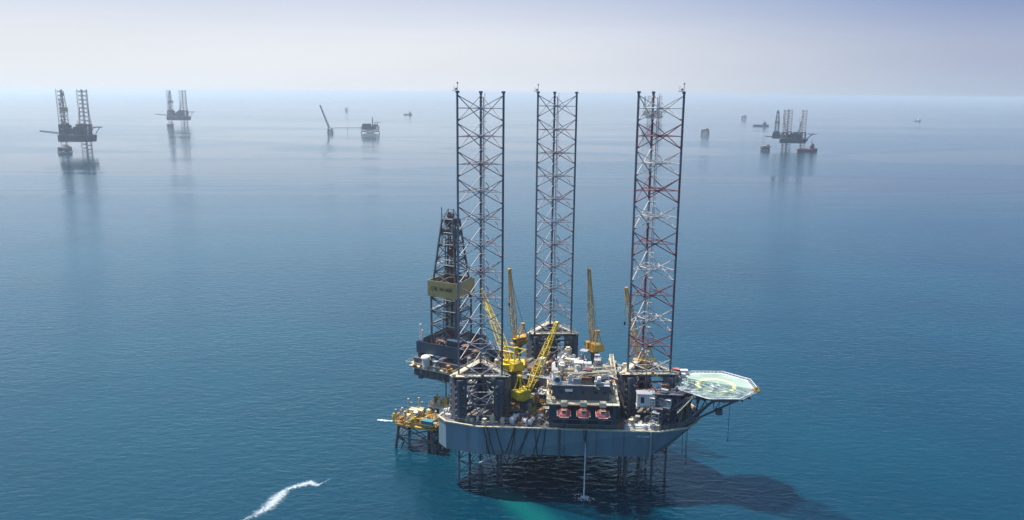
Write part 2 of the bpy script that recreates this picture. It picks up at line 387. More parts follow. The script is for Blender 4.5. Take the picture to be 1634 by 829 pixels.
def jack_house(root, lx, ly, z0=18.0, z1=29.2, far=False):
    e = empty('jack_house', (lx, ly, 0), 0, root)
    P = [Vector((CHORD_R*math.cos(R(a)), CHORD_R*math.sin(R(a)), 0)) for a in CHORD_A]
    zt = lambda z: Vector((0, 0, z))
    for k in range(3):
        m = MB(); d = P[k].normalized(); pr = Vector((-d.y, d.x, 0)); ra = math.atan2(d.y, d.x)
        for sgn in (-1, 1):
            c = P[k]+pr*sgn*1.5+d*0.2
            m.box(c+zt((z0+z1)/2), (2.5, 1.7, z1-z0), ra)
            if not far:
                for q in range(6):                                    # pinion motors stacked up the rack
                    zz = z0+1.3+q*1.6
                    m.tube(c+pr*sgn*0.4+zt(zz), c+pr*sgn*1.5+zt(zz), 0.55, 8)
                    m.tube(c+pr*sgn*1.5+zt(zz), c+pr*sgn*1.9+zt(zz), 0.3, 6)
                    m.box(c+d*1.3+zt(zz+0.2), (0.5, 0.8, 0.5), ra)
        if not far:
            m.box(P[k]+d*1.6+zt((z0+z1)/2), (0.12, 2.0, z1-z0), ra)
        m.build('gear_column', steel_m, e)
    Q = [p*1.18 for p in P]
    m = MB(); m.k = 0
    for k in range(3):
        a, b = Q[k], Q[(k+1) % 3]
        if far: m.beam(a+zt(z1-0.6), b+zt(z1-0.6), 1.0, 1.6); continue
        m.beam(a+zt(z1+0.35), b+zt(z1+0.35), 1.1, 0.7)
        m.beam(a+zt(z1-1.6), b+zt(z1-1.6), 0.4, 0.4)
        m.beam(a+zt(z0+3.9), b+zt(z0+3.9), 0.35, 0.35)
        m.beam(a+zt(z0+0.5), b+zt(z0+0.5), 0.7, 0.9)
    m.build('top_frame', steel_m, e)
    if far: return e
    m = MB()
    for k in range(3):
        a, b = Q[k], Q[(k+1) % 3]; mid = (a+b)/2
        m.tube(a*0.9+b*0.1+zt(z1-0.5), mid+zt(z0+1), 0.2, 6); m.tube(b*0.9+a*0.1+zt(z1-0.5), mid+zt(z0+1), 0.2, 6)
        m.tube(a*0.75+b*0.25+zt(z0+7.4), b*0.75+a*0.25+zt(z0+7.4), 0.14, 5)
    m.build('brace', gry_m, e)
    m = MB()
    for k in range(3):
        a, b = Q[k]*1.12, Q[(k+1) % 3]*1.12
        m.beam(a+zt(z1+0.78), b+zt(z1+0.78), 1.5, 0.1); railing(m, [a+zt(z1+0.83), b+zt(z1+0.83)])
    m.build('walkway', crm_m, e)
    return e

def crane(root, base, z_piv, az, el, length, mat, far=False, piv_r=0.95, w=1.5, hook=None):
    """pedestal crane: az is the boom's heading in the rig frame (deg), el its angle above level"""
    e = empty('crane', (base[0], base[1], 0), 0, root)
    z0 = base[2]; m = MB(); m.tube((0, 0, z0), (0, 0, z_piv-1.2), piv_r, 12); m.tube((0, 0, z_piv-1.2), (0, 0, z_piv-0.5), piv_r*1.0, 12, piv_r*1.7)
    m.tube((0, 0, z_piv-0.5), (0, 0, z_piv), piv_r*1.75, 14)
    m.build('pedestal', steel_m, e)
    d = Vector((math.cos(R(az)), math.sin(R(az)), 0)); s = Vector((-d.y, d.x, 0)); up = Vector((0, 0, 1)); O = Vector((0, 0, z_piv))
    m = MB(); ra = R(az)
    m.box(O-d*0.8+up*1.2, (3.6, 2.6, 2.2), ra); m.box(O-d*2.5+up*1.5, (1.4, 3.0, 1.9), ra)
    m.box(O+up*0.1, (4.4, 3.4, 0.25), ra)
    railing(m, [O+d*2.2+s*1.7+up*0.2, O-d*3+s*1.7+up*0.2, O-d*3-s*1.7+up*0.2, O+d*2.2-s*1.7+up*0.2], 1.1)
    for q in range(4): m.box(O-d*0.8+s*1.32+d*(q*0.8-1.2)+up*1.2, (0.12, 0.1, 2.0), ra)
    m.build('machine_house', mat, e)
    m = MB(); m.box(O+d*1.5+s*1.3+up*1.3, (1.6, 1.3, 2.0), ra); m.k = 1; m.box(O+d*2.02+s*1.3+up*1.55, (0.6, 1.34, 1.0), ra)
    m.build('cab', [mat, glass_m], e)
    foot = O+d*1.2+up*0.9; tip = foot+(d*math.cos(R(el))+up*math.sin(R(el)))*length
    m = MB(); m.truss(foot, tip, 0.7 if not far else 0.9, 0.6, 13 if not far else 5, 0.13 if not far else 0.2, 0.07 if not far else 0.12, mid=w)
    m.tube(tip-s*0.45, tip+s*0.45, 0.42, 8); m.box(tip, (0.9, 0.7, 0.5), ra)
    m.build('boom', mat, e)
    m = MB(); g = O-d*1.6+up*6.2
    for sg in (-1, 1):
        m.tube(O+d*0.6+s*sg*1.1+up*2, g+s*sg*0.35, 0.17, 5); m.tube(O-d*2.6+s*sg*1.1+up*2, g+s*sg*0.35, 0.17, 5)
    m.tube(g-s*0.5, g+s*0.5, 0.35, 8); m.box(g+up*0.1, (0.9, 1.3, 0.35), ra); m.tube(O+d*-0.6-s*1.0+up*3.6, O+d*-0.6+s*1.0+up*3.6, 0.09, 4)
    m.build('gantry', mat, e)
    m = MB()
    for sg in (-0.25, 0.25): m.tube(g+s*sg, foot.lerp(tip, 0.93)+s*sg, 0.035, 3)
    hd = hook if hook else length*0.45
    m.tube(tip, tip-up*hd, 0.035, 3); m.box(tip-up*(hd+0.4), (0.45, 0.3, 0.8), ra); m.tube(tip-up*(hd+0.8), tip-up*(hd+1.3)+d*0.2, 0.08, 5)
    m.build('hook_line', blk_m, e)
    return e

def glyphs(m, o, dx, dz, nrm, text, h):
    """unreadable block lettering: strokes only, words separated by gaps"""
    x = 0; r = random.Random(5)
    for ch in text:
        if ch == ' ': x += h*0.6; continue
        if ch == '.': m.beam(o+dx*(x+0.1*h)+dz*0.08*h, o+dx*(x+0.28*h)+dz*0.08*h, 0.02, 0.16*h); x += h*0.4; continue
        wv = h*0.62; t = h*0.17
        segs = {'a': ((0, 0, 0, 1), (0, 1, 1, 1), (1, 1, 1, 0), (0, .5, 1, .5)), 'b': ((0, 0, 0, 1), (0, 1, 1, 1), (0, .5, 1, .5), (0, 0, 1, 0), (1, 0, 1, 1)),
                'c': ((0, 0, 0, 1), (0, 1, 1, 1), (0, 0, 1, 0)), 'n': ((0, 0, 0, 1), (0, 1, 1, 0), (1, 0, 1, 1)), 'h': ((0, 0, 0, 1), (1, 0, 1, 1), (0, .5, 1, .5)), 'e': ((0, 0, 0, 1), (0, 1, 1, 1), (0, .5, 1, .5), (0, 0, 1, 0))}[ch]
        for x0, y0, x1, y1 in segs:
            a = o+dx*(x+x0*wv)+dz*y0*h; b = o+dx*(x+x1*wv)+dz*y1*h; v = (b-a).normalized(); sd_ = v.cross(nrm)*t/2
            m.quad(a-sd_, b-sd_, b+sd_, a+sd_)
        x += wv+0.22*h

def derrick(root, cx, cy, zf, far=False):
    e = empty('derrick', (cx, cy, 0), 0, root); H = 65.2-zf
    cor = lambda t: [Vector((x*wd, y*wd, zf+H*t)) for wd in [4.25 if t < .42 else 4.25+(1.8-4.25)*(t-.42)/.58] for x, y in ((-1, -1), (1, -1), (1, 1), (-1, 1))]
    n = 10 if not far else 5; m = MB(); L = [cor(i/n) for i in range(n+1)]
    rl, rb = (0.32, 0.15) if not far else (0.45, 0.25)
    for i in range(n):
        for k in range(4):
            k2 = (k+1) % 4
            m.tube(L[i][k], L[i+1][k], rl, 5, caps=False)
            m.tube(L[i][k], L[i+1][k2], rb, 4, caps=False); m.tube(L[i][k2], L[i+1][k], rb, 4, caps=False)
            m.tube(L[i+1][k], L[i+1][k2], rb, 4, caps=False)
    m.build('mast', steel_m if not far else farm_m, e)
    zw0, zw1 = 42.6, 47.3; a = 4.95
    m = MB()
    for k, (x, y) in enumerate(((0, -1), (1, 0), (0, 1), (-1, 0))):
        m.box((x*a, y*a, (zw0+zw1)/2), (2*a+0.12 if y else 0.12, 0.12 if y else 2*a-0.12, zw1-zw0))
    if not far:
        m.box((0, 0, zw0+0.3), (2*a-1, 2*a-1, 0.1)) if False else None
        for i in range(9): m.box((-a+0.6+i*1.05, -a-0.1, (zw0+zw1)/2), (0.07, 0.08, zw1-zw0))
        m.k = 1; glyphs(m, Vector((-3.6, -a-0.15, zw0+2.0)), Vector((1, 0, 0)), Vector((0, 0, 1)), Vector((0, -1, 0)), 'cbe nh.nba', 0.95)
    m.build('windbreak_wall', [tan_m, blk_m], e)
    m = MB(); m.box((0, 0, 65.2), (3.7, 3.7, 0.4)); m.box((0, 0, 61.4), (4.4, 4.4, 1.5))
    if not far:
        m.box((0, 0, 64.2), (2.6, 2.6, 1.2)); railing(m, [(-1.8, -1.8, 65.4), (1.8, -1.8, 65.4), (1.8, 1.8, 65.4), (-1.8, 1.8, 65.4), (-1.8, -1.8, 65.4)])
        m.tube((-.8, 0, 66.2), (.8, 0, 66.2), 0.85, 10); m.tube((0, -.8, 66.5), (0, .8, 66.5), 0.7, 10)
        for x in (-1.5, 1.5): m.tube((x, -1.4, 65.4), (x*.6, 0, 68.0), 0.12, 4); m.tube((x, 1.4, 65.4), (x*.6, 0, 68.0), 0.12, 4)
        m.tube((-.9, 0, 68.0), (.9, 0, 68.0), .14, 5)
        m.tube((-2.1, -1.6, 57), (-2.1, -1.6, 68.6), 0.13, 5)
    m.build('crown_block', steel_m if not far else farm_m, e)
    if far: return e
    m = MB()
    for i in range(11):                                                # stands of pipe racked in the fingerboard
        for j in range(3): m.tube((-3+i*0.34, 1.2+j*0.5, zf+0.3), (-2.4+i*0.30, 1.0+j*0.4, zf+25), 0.09, 4)
    m.build('drill_pipe_stand', rust_m, e)
    m = MB(); m.box((0, 0, 55), (1.6, 1.1, 2.6)); m.tube((0, 0, 53.6), (0, 0, 47), 0.35, 8); m.box((0, 0, 46), (1.8, 1.5, 3.4))
    for x in (-.5, .5): m.tube((x, 0, 56), (x, 0, 66), 0.06, 4)
    m.tube((0.9, 1.6, zf), (0.8, 1.0, 64), 0.22, 5); m.tube((-0.9, 1.6, zf), (-0.8, 1.0, 64), 0.22, 5)
    m.build('travelling_block', rust_m, e)
    for zz in (34, 38.5, 52, 58):
        m = MB()
        for k in range(4):
            t = (zz-zf)/H; c = cor(t); m.beam(c[k], c[(k+1) % 4], 0.8, 0.1)
        m.build('work_platform', gry_m, e)
    m = MB()
    for x, y, z1 in ((-2.2, -1.2, 60), (2.4, -.6, 56), (-1.2, 2.6, 58), (1.8, 2.2, 61), (-3.0, 1.0, 44), (3.2, 1.5, 46)):
        m.tube((x, y, zf), (x*.6, y*.6, z1), .16, 5)
    for k in range(20): m.box((-2.6, -2.9, zf+1+k*1.7), (0.9, 0.08, 0.08)); m.box((2.9, -2.2, zf+1+k*.9), (0.8, 0.08, 0.06))
    m.build('standpipe', steel_m, e)
    return e

# small deck machinery prototypes, shared meshes; each placed piece is a part of its own
def proto_meshes():
    d = {}
    m = MB(); m.box((0, 0, 1.0), (3.0, 1.8, 1.6)); m.box((0, 0, 0.1), (3.6, 2.2, 0.2)); m.tube((-0.8, 0, 1.8), (-0.8, 0, 2.5), 0.22, 8); m.box((0.9, 0, 2.0), (0.8, 1.0, 0.4))
    for x in (-1.2, -0.4, 0.4, 1.2): m.box((x, -0.93, 1.0), (0.1, 0.08, 1.5))
    d['equipment_skid'] = m
    m = MB(); m.tube((-1.6, 0, 1.2), (1.6, 0, 1.2), 0.85, 12); m.blob((1.6, 0, 1.2), .35, .85, .85); m.blob((-1.6, 0, 1.2), .35, .85, .85)
    for x in (-1, 1): m.box((x, 0, .35), (.25, 1.4, .7))
    m.tube((0, 0, 2), (0, 0, 2.6), .18, 6); d['storage_tank'] = m
    m = MB(); m.tube((0, 0, 0), (0, 0, 2.6), .75, 12); m.tube((0, 0, 2.6), (0, 0, 3.0), .75, 12, .3); m.poly([(.9, 0, 0), (.9, 0, 3.2), (0, 0, 3.2)], .1); d['vessel'] = m
    m = MB(); m.box((0, 0, .9), (2.2, .9, .9)); m.box((0, 0, 1.5), (1.9, .7, .3)); m.tube((-1.2, .8, .6), (1.2, .8, .6), .3, 8); m.tube((-.7, .8, .6), (-.7, .8, 1.7), .14, 6); m.tube((.6, 0, 1.4), (.6, .8, 2), .14, 6); d['pump_unit'] = m
    m = MB(); m.poly([(0, 0, 0), (0, 0, 2.2), (1.0, 0, 2.7)], .34, 8); m.tube((1.0, 0, 2.7), (1.3, 0, 2.6), .34, 8, .55); d['vent_cowl'] = m
    m = MB()
    for y in (-.8, .8): m.tube((0, y, 1.2), (0, y+.08, 1.2), 1.15, 14)
    m.tube((0, -.8, 1.2), (0, .8, 1.2), .75, 12); m.box((0, 0, .12), (1.8, 2.2, .24)); d['cable_reel'] = m
    m = MB()
    for i in range(7):
        for x in (-1.1, 1.1): m.tube((x, -.9+i*.3, 0), (x, -.9+i*.3, 2.2), .05, 3)
    for z in (.1, 1.1, 2.2):
        for y in (-.9, .9): m.tube((-1.1, y, z), (1.1, y, z), .06, 3)
    m.box((0, 0, .6), (1.5, 1.2, .9)); m.box((.3, .1, 1.3), (.8, .9, .6)); d['caged_unit'] = m
    m = MB()
    for i in range(6): m.tube((-2.6, -.75+i*.3, .3), (2.6, -.75+i*.3, .3+.05*(i % 2)), .13, 6)
    for i in range(3): m.tube((-2.4, -.6+i*.5, .62), (2.5, -.55+i*.5, .62), .15, 6)
    for x in (-2, 0, 2): m.box((x, 0, .08), (.2, 2.1, .15))
    d['pipe_run'] = m
    m = MB()
    for x in (-1, 1):
        for y in (-1, 1): m.tube((x, y, 0), (x, y, 4.6), .09, 4)
    for z in (.9, 2.1, 3.3, 4.5):
        for a, b in (((-1, -1), (1, -1)), ((1, -1), (1, 1)), ((1, 1), (-1, 1)), ((-1, 1), (-1, -1))):
            m.tube((*a, z), (*b, z), .07, 3)
            if z < 4: m.tube((*a, z), (*b, z+1.2), .05, 3)
        if z in (2.1, 4.5): m.box((0, 0, z), (1.9, 1.9, .08))
    m.box((.2, .1, .7), (1.1, .9, 1.3)); m.tube((-.4, .3, 2.1), (-.4, .3, 3.4), .35, 8); d['scaffold_tower'] = m
    m = MB()
    for x in (-.8, 0, .8): m.tube((x, 0, 0), (x, 0, 1.3), .13, 6); m.tube((x, -.12, 1.3), (x, .12, 1.3), .36, 8)
    m.tube((-1.3, 0, .7), (1.3, 0, .7), .17, 6); m.poly([(1.3, 0, .7), (1.3, .9, .7), (1.3, .9, 2.2)], .15, 6); m.box((-.3, .5, .4), (.8, .5, .8)); d['valve_stand'] = m
    m = MB(); m.box((0, 0, 1.1), (1.6, 1.6, 2.0)); m.tube((0, 0, 2.1), (0, 0, 2.5), .65, 10); m.box((.83, 0, 1.2), (.06, 1.1, 1.3)); m.box((0, -.83, 1.2), (1.1, .06, 1.3)); d['fan_box'] = m
    return d
PROTO = proto_meshes(); PM = {}
def pmesh(kind, mat):
    k = (kind, mat.name)
    if k not in PM: PM[k] = PROTO[kind].mesh(kind, mat)
    return PM[k]
KINDS = ['equipment_skid', 'storage_tank', 'vessel', 'pump_unit', 'vent_cowl', 'cable_reel', 'caged_unit', 'pipe_run', 'scaffold_tower', 'valve_stand', 'fan_box', 'valve_stand', 'fan_box']
MIX = [wht_m, wht_m, gry_m, crm_m, crm_m, rust_m, steel_m, steel_m, yel2_m, org_m, navy_m, gry_m, teal_m, red_m]
def clutter(root, pts, z, n, seed, mix=MIX, kinds=KINDS, smin=.6, smax=1.1, rz=None, gap=1.7):
    """scatter machinery inside the quad pts (rig frame)"""
    r = random.Random(seed); p = [Vector((q[0], q[1], 0)) for q in pts]; placed = []
    tries = 0
    while len(placed) < n and tries < n*30:
        tries += 1; a, b = r.random(), r.random()
        q = p[0].lerp(p[1], a).lerp(p[3].lerp(p[2], a), b)
        if any((q-o).length < gap for o in placed): continue
        placed.append(q); kd = r.choice(kinds); s = r.uniform(smin, smax)
        inst(pmesh(kd, r.choice(mix)), kd, (q.x, q.y, z+0.003*len(placed)), (rz if rz is not None else 0)+r.choice((0, math.pi/2))+r.uniform(-.1, .1), (s, s, s*r.uniform(.8, 1.3)), root)

HULL = [(-8.6, -28.5), (-5, -30.6), (3.8, -29.5), (45, -9.9), (50.5, -4), (51.5, 0), (51.5, 4), (50, 9), (45, 13.5), (3.8, 31), (-5, 31.5), (-9, 28.5), (-9.5, 12), (-9.5, -12)]
def hull_mesh(root, far=False):
    m = MB(); zb, zd = 10.7, 18.0
    bot = []
    for x, y in HULL:
        if x > 44: x = 42.0+(x-44)*0.42; y = 1.5+(y-1.5)*0.8 if x > 44 else y*0.97
        bot.append((x, y, zb))
    bot = [(x, y, z) for x, y, z in bot]
    m.prism(bot, [(x, y, zd) for x, y in HULL], cap_k=(1, 2))
    return m.build('hull', [hull_m, under_m, deck_m] if not far else [farm_m, under_m, farm_m], root)

# ================================================================== the main rig
rig = empty('jack_up_rig', RIG_O, RIG_A)
tag(rig, 'large blue grey drilling rig nearest the camera, standing over its dark shadow on the sea', 'drilling rig', 'jack-up drilling rigs on the sea')
hull_mesh(rig)
# hull fittings: plate seams, fender pipes, name lettering, deck edge
for a in (3, 9.5, 15, 22, 30, 37):
    p = SF(a, -0.05); m = MB(); m.box((p.x, p.y, 14.35), (0.12, 0.10, 7.2), SA); m.build('plate_seam', navy_m, rig)
for a, r_, mt in ((43.6, .24, gry_m), (20.7, .30, steel_m), (2.0, .15, gry_m), (27.5, .10, steel_m)):
    p = SF(a, -0.30); m = MB(); m.tube((p.x, p.y, 10.0), (p.x, p.y, 18.2), r_, 8)
    for z in (11.5, 14.5, 17.3): m.box((p.x, p.y, z), (.2, .7, .12), SA)
    m.build('side_pipe', mt, rig)
m = MB(); o_ = SF(40.1, -0.06, 16.5); glyphs(m, o_, Vector((math.cos(SA), math.sin(SA), 0)), Vector((0, 0, 1)), Vector((math.sin(SA), -math.cos(SA), 0)), 'abe cnhbe', .46)
m.build('lettering', mark_w, rig)
m = MB(); hp = [(x, y, 18.15) for x, y in HULL]; hp2 = hp+[hp[0]]
for a, b in zip(hp2, hp2[1:]): m.beam(a, b, .5, .34)
m.build('deck_edge', crm_m, rig)
m = MB(); railing(m, [(x*.99, y*.99, 18.3) for x, y, z in hp2], 1.1, .035, 2.4)
m.build('guard_rail', gry_m, rig)

LEG_T = [101.0, 101.1, 101.3]
leg(rig, *LEGS[0], LEG_T[0], [brace_m], chord_mat=legp_m)
leg(rig, *LEGS[1], LEG_T[1], [brace_m], chord_mat=legp_m)
leg(rig, *LEGS[2], LEG_T[2], [white_m, red_m], banded=True, chord_mat=legp_m)
for lx, ly in LEGS: jack_house(rig, lx, ly)

# living quarters on the starboard side, lifeboats hang in front of it
lq = empty('living_quarters', SF(26.5, 0), SA, rig)     # local: x along side, y inboard
m = MB(); m.box((0, 9.9, 21.2), (17.0, 17.4, 6.4)); m.build('lower_storey', navy_m, lq)
m = MB(); m.box((-.6, 10.9, 26.6), (14.4, 16.0, 4.0)); m.build('upper_storey', navy_m, lq)
m = MB(); m.box((0, 9.6, 24.5), (18.4, 18.6, .22)); railing(m, [(-9.1, .5, 24.6), (9.1, .5, 24.6)]); m.build('walkway', crm_m, lq)
m = MB(); m.box((-.6, 10.9, 28.68), (14.8, 16.4, .16)); railing(m, [(-7.9, 2.8, 28.76), (6.7, 2.8, 28.76), (6.7, 19, 28.76)]); m.build('roof', gry_m, lq)
for x, wd in ((-6.4, 2.0), (-2.2, 3.2), (2.6, 2.6), (6.4, 1.6)):
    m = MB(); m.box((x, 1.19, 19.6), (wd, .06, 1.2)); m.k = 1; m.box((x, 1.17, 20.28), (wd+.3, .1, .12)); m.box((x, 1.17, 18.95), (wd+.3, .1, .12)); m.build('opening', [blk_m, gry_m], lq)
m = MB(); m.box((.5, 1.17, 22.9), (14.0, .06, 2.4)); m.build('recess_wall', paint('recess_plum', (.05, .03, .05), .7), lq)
for x in (-5.6, -3.2, 0.2, 3.2, 5.4):
    m = MB(); m.box((x, 2.87, 26.9), (1.0, .05, .8)); m.build('window', glass_m, lq)
m = MB(); m.box((-3.6, 2.86, 27.4), (1.9, .05, .7)); m.build('sign_plate', mark_w, lq)
for i in range(12):
    m = MB(); m.box((-7.2+i*1.25, 2.87, 26.6), (.08, .06, 3.8)); m.build('wall_stiffener', navy_m, lq)
m = MB()
for y in (1.5, 3.3):
    m.beam((3.0, y+1, 28.9), (9.6, y+4, 22.2), .25, .35)
for i in range(14): m.box((3.3+i*.48, 3.5+i*.21, 28.6-i*.48), (.25, 1.6, .06))
m.build('stairway', crm_m, lq)
m = MB()
for x0, x1, y0, y1 in ((-4, 8, 5, 5), (-4, 8, 8.5, 8.5), (8, 8, 5, 18)):
    m.truss((x0, y0, 30.6), (x1, y1, 31.8), .9, .9, 8, .10, .06)
m.build('pipe_gantry', crm_m, lq)
for k, x in enumerate((-4.8, .0, 4.8)):
    dv = MB()
    for sx in (-.7, .7): dv.beam((x+sx, 1.3, 24.7), (x+sx, -1.9, 26.1), .22, .3); dv.beam((x+sx, -1.9, 26.1), (x+sx, -2.2, 25.0), .2, .2); dv.beam((x+sx, .3, 24.7), (x+sx, -.6, 25.6), .18, .2)
    dv.box((x, -1.7, 25.7), (1.5, 1.5, 1.1)); dv.tube((x-.8, -1.9, 26.2), (x+.8, -1.9, 26.2), .25, 8)
    dv.build('davit', crm_m, lq)
side_v = Vector((math.cos(SA), math.sin(SA), 0)); in_v = Vector((-side_v.y, side_v.x, 0))
def clutter_lq(x0, x1, y0, y1, z, n, seed, **k):
    o = Vector(SF(26.5, 0)); q = [o+side_v*x+in_v*y for x, y in ((x0, y0), (x1, y0), (x1, y1), (x0, y1))]
    clutter(rig, q, z, n, seed, rz=SA, **k)
LITE = [wht_m, wht_m, wht_m, crm_m, gry_m, gry_m, rust_m, steel_m, crm_m]
clutter_lq(-7, 6, 4, 18.4, 28.78, 30, 11, mix=LITE)
# machinery houses further inboard and the deck areas between the legs
m = MB(); m.box((12, 2, 21.3), (13, 15, 6.6), 0); [m.box((5.45, -4.8+i*1.6, 21.3), (.12, .5, 5.6)) for i in range(9)]; m.box((12, 2, 24.7), (13.6, 15.6, .2)); railing(m, [(5.4, -5.6, 24.8), (18.6, -5.6, 24.8), (18.6, 9.6, 24.8)])
m.build('engine_house', gry_m, rig)
clutter(rig, [(6, -5), (18, -5), (18, 9), (6, 9)], 24.82, 44, 3, mix=LITE+[yel2_m, org_m, rust_m, crm_m], gap=1.3)
m = MB(); m.box((25, 12.5, 20.8), (12, 9, 5.6), R(-25)); m.box((25, 12.5, 23.7), (12.6, 9.6, .2), R(-25)); m.build('mud_house', gry_m, rig)
clutter(rig, [(20, 10.5), (30, 6.5), (32, 11), (21, 17)], 23.82, 12, 5, mix=LITE)
clutter(rig, [(8, -25.5), (17, -21.2), (14, -9), (7, -10)], 18.02, 44, 21, mix=LITE+[org_m, yel_m], smin=.5, smax=.9, gap=1.15)
clutter(rig, [(8, -12), (14, -12), (14, -6), (8, -6)], 21.0, 10, 22, mix=LITE, smin=.6, smax=.9, gap=1.3)
clutter(rig, [(38, -12.5), (45, -8.6), (43, -4), (36, -8)], 18.02, 16, 23, mix=[steel_m, gry_m, wht_m, crm_m, navy_m], smin=.5, smax=.85, gap=1.2)
clutter(rig, [(-6, -28), (5, -28), (6, -26.6), (-7, -26.6)], 18.02, 11, 24, mix=LITE, smin=.4, smax=.6, gap=1.0)
clutter(rig, [(-7, -12), (6, -12), (6, 11), (-7, 11)], 18.02, 20, 8)
clutter(rig, [(8, 12), (16, 12), (14, 22), (8, 24)], 18.02, 12, 9)
clutter(rig, [(-7.6, -28), (-6.5, -28.5), (-7, -14), (-8.4, -14)], 18.02, 7, 10, mix=LITE, smin=.5, smax=.8)
clutter(rig, [(43.5, -8.5), (48.5, -3), (49, 4), (45, 8)], 18.02, 28, 12, mix=[steel_m, wht_m, navy_m, gry_m, rust_m], smin=.6, smax=1.0, gap=1.5)
clutter(rig, [(28.5, -7), (33, -7), (31, 9), (27, 9)], 18.02, 14, 13, mix=LITE)
# bow support tower under the helideck approach
tw = MB()
for x, y in ((43, -6), (48, -3), (49, 3), (44, 7)):
    tw.tube((x, y, 18), (x, y, 26.4), .28, 6)
pts = [(43, -6), (48, -3), (49, 3), (44, 7), (43, -6)]
for z in (20.8, 23.6, 26.2):
    for a, b in zip(pts, pts[1:]): tw.tube((*a, z), (*b, z), .14, 4)
for a, b in zip(pts, pts[1:]):
    for z in (18, 20.8, 23.6): tw.tube((*a, z), (*b, z+2.7), .11, 4); tw.tube((*b, z), (*a, z+2.7), .11, 4)
tw.build('support_tower', steel_m, rig)
m = MB(); m.prism([(42, -7, 26.4), (49, -4, 26.4), (50, 3, 26.4), (44, 8, 26.4)], [(42, -7, 26.6), (49, -4, 26.6), (50, 3, 26.6), (44, 8, 26.6)])
railing(m, [(42, -7, 26.6), (49, -4, 26.6), (50, 3, 26.6), (44, 8, 26.6)])
m.build('approach_deck', steel_m, rig)
clutter(rig, [(43, -5), (48, -3), (48, 3), (44.5, 6)], 26.62, 7, 14, mix=LITE, smin=.5, smax=.8, gap=1.4)
for zz in (20.6, 23.4):
    clutter(rig, [(43.5, -6), (48, -3), (48.5, 3), (44.5, 6)], zz, 18, int(zz*3), mix=[steel_m, navy_m, wht_m, rust_m, gry_m], smin=.5, smax=.8, gap=1.1)
DARK = [steel_m, steel_m, navy_m, gry_m, rust_m]
WARM = [crm_m, crm_m, wht_m, rust_m, yel2_m, gry_m, org_m]
SMALL = ['valve_stand', 'fan_box', 'pump_unit', 'caged_unit', 'vent_cowl', 'scaffold_tower', 'equipment_skid']
clutter(rig, [(43, -8.6), (48.8, -3.5), (49, 3), (45, 6)], 18.02, 22, 51, mix=DARK, kinds=['scaffold_tower', 'scaffold_tower', 'caged_unit'], smin=.7, smax=1.0, gap=1.3)
clutter(rig, [(42, -7), (47, -5), (47, -2), (42, -2)], 22.4, 14, 52, mix=DARK+[wht_m], kinds=['scaffold_tower', 'valve_stand', 'fan_box'], smin=.55, smax=.8, gap=1.1)
clutter(rig, [(36, -13.4), (44.6, -9.2), (44, -7.6), (35.4, -11.8)], 18.02, 16, 53, mix=WARM+DARK, kinds=SMALL, smin=.4, smax=.7, gap=.95)
clutter(rig, [(5.5, -26.8), (19, -20.4), (16.5, -14), (7, -16)], 18.02, 26, 54, mix=WARM, kinds=SMALL, smin=.45, smax=.75, gap=1.0)
clutter(rig, [(7, -14), (17, -13), (15, -8), (7, -8)], 20.6, 18, 55, mix=WARM+[wht_m], kinds=SMALL, smin=.45, smax=.75, gap=1.1)
clutter(rig, [(-8, -13), (5, -13), (5, -7.6), (-9, -7.6)], 18.02, 16, 56, mix=WARM+DARK, kinds=SMALL, smin=.7, smax=1.1, gap=1.3)
clutter(rig, [(6, 6), (20, 4), (20, 9), (8, 14)], 24.82, 16, 57, mix=WARM+DARK, kinds=SMALL, smin=.7, smax=1.1, gap=1.3)
clutter(rig, [(-30, -9.4), (-17, -9.4), (-17, -7.9), (-30, -7.9)], 22.06, 12, 58, mix=DARK+WARM, kinds=SMALL, smin=.4, smax=.65, gap=.95)
clutter(rig, [(-16, -6), (-8, -6), (-8, 8), (-16, 8)], 24.07, 14, 59, mix=DARK, kinds=['scaffold_tower', 'fan_box', 'vessel'], smin=.8, smax=1.2, gap=1.5)
clutter_lq(-8.4, -7.2, 1.6, 17, 24.64, 9, 60, mix=WARM, kinds=SMALL, smin=.35, smax=.5, gap=.9)
clutter_lq(7.0, 8.8, 1.6, 17, 24.64, 11, 61, mix=WARM, kinds=SMALL, smin=.4, smax=.6, gap=.9)
clutter_lq(-7, 6, 4, 18.4, 28.8, 26, 62, mix=WARM+[steel_m, red_m], kinds=SMALL, smin=.4, smax=.7, gap=1.0)
for lx, ly in LEGS:                                                    # machinery packed round each jack house top and foot
    clutter(rig, [(lx-4, ly-9.2), (lx+6.5, ly-4.6), (lx+6, ly-3.6), (lx-4, ly-8)], 30.05, 5, int(90+lx+ly), mix=WARM+DARK, kinds=['fan_box', 'valve_stand'], smin=.3, smax=.42, gap=1.2)
for i, (x, y) in enumerate(((33.5, -5), (35.6, -7.2), (39, -6.0), (41.5, -3.4), (31.8, -2), (-1.5, -24.6), (2.6, -26.0), (4.4, -20), (36.8, 6))):
    m = MB(); m.tube((x, y, -3), (x, y, 10.8), .34 if i % 2 else .22, 8)
    for z in (2.5, 6.5): m.tube((x, y, z), (x+(1.4 if i % 2 else -1.2), y+.8, z+1.8), .1, 4)
    m.build('caisson', steel_m, rig)
# white control cabin on the bow jack house
p = LP(1030, 636, z=24.6); cb = MB(); cb.box((p.x, p.y, 24.6), (4.4, 2.6, 3.2), SA); cb.k = 1
cb.box((p.x-.9*side_v.x-in_v.x*1.32, p.y-.9*side_v.y-in_v.y*1.32, 24.7), (.9, .06, 1.6), SA); cb.k = 2; cb.box((p.x, p.y, 26.3), (4.8, 3.0, .15), SA); cb.box((p.x, p.y, 22.9), (4.8, 3.0, .15), SA)
cb.build('control_cabin', [wht_m, glass_m, gry_m], rig)

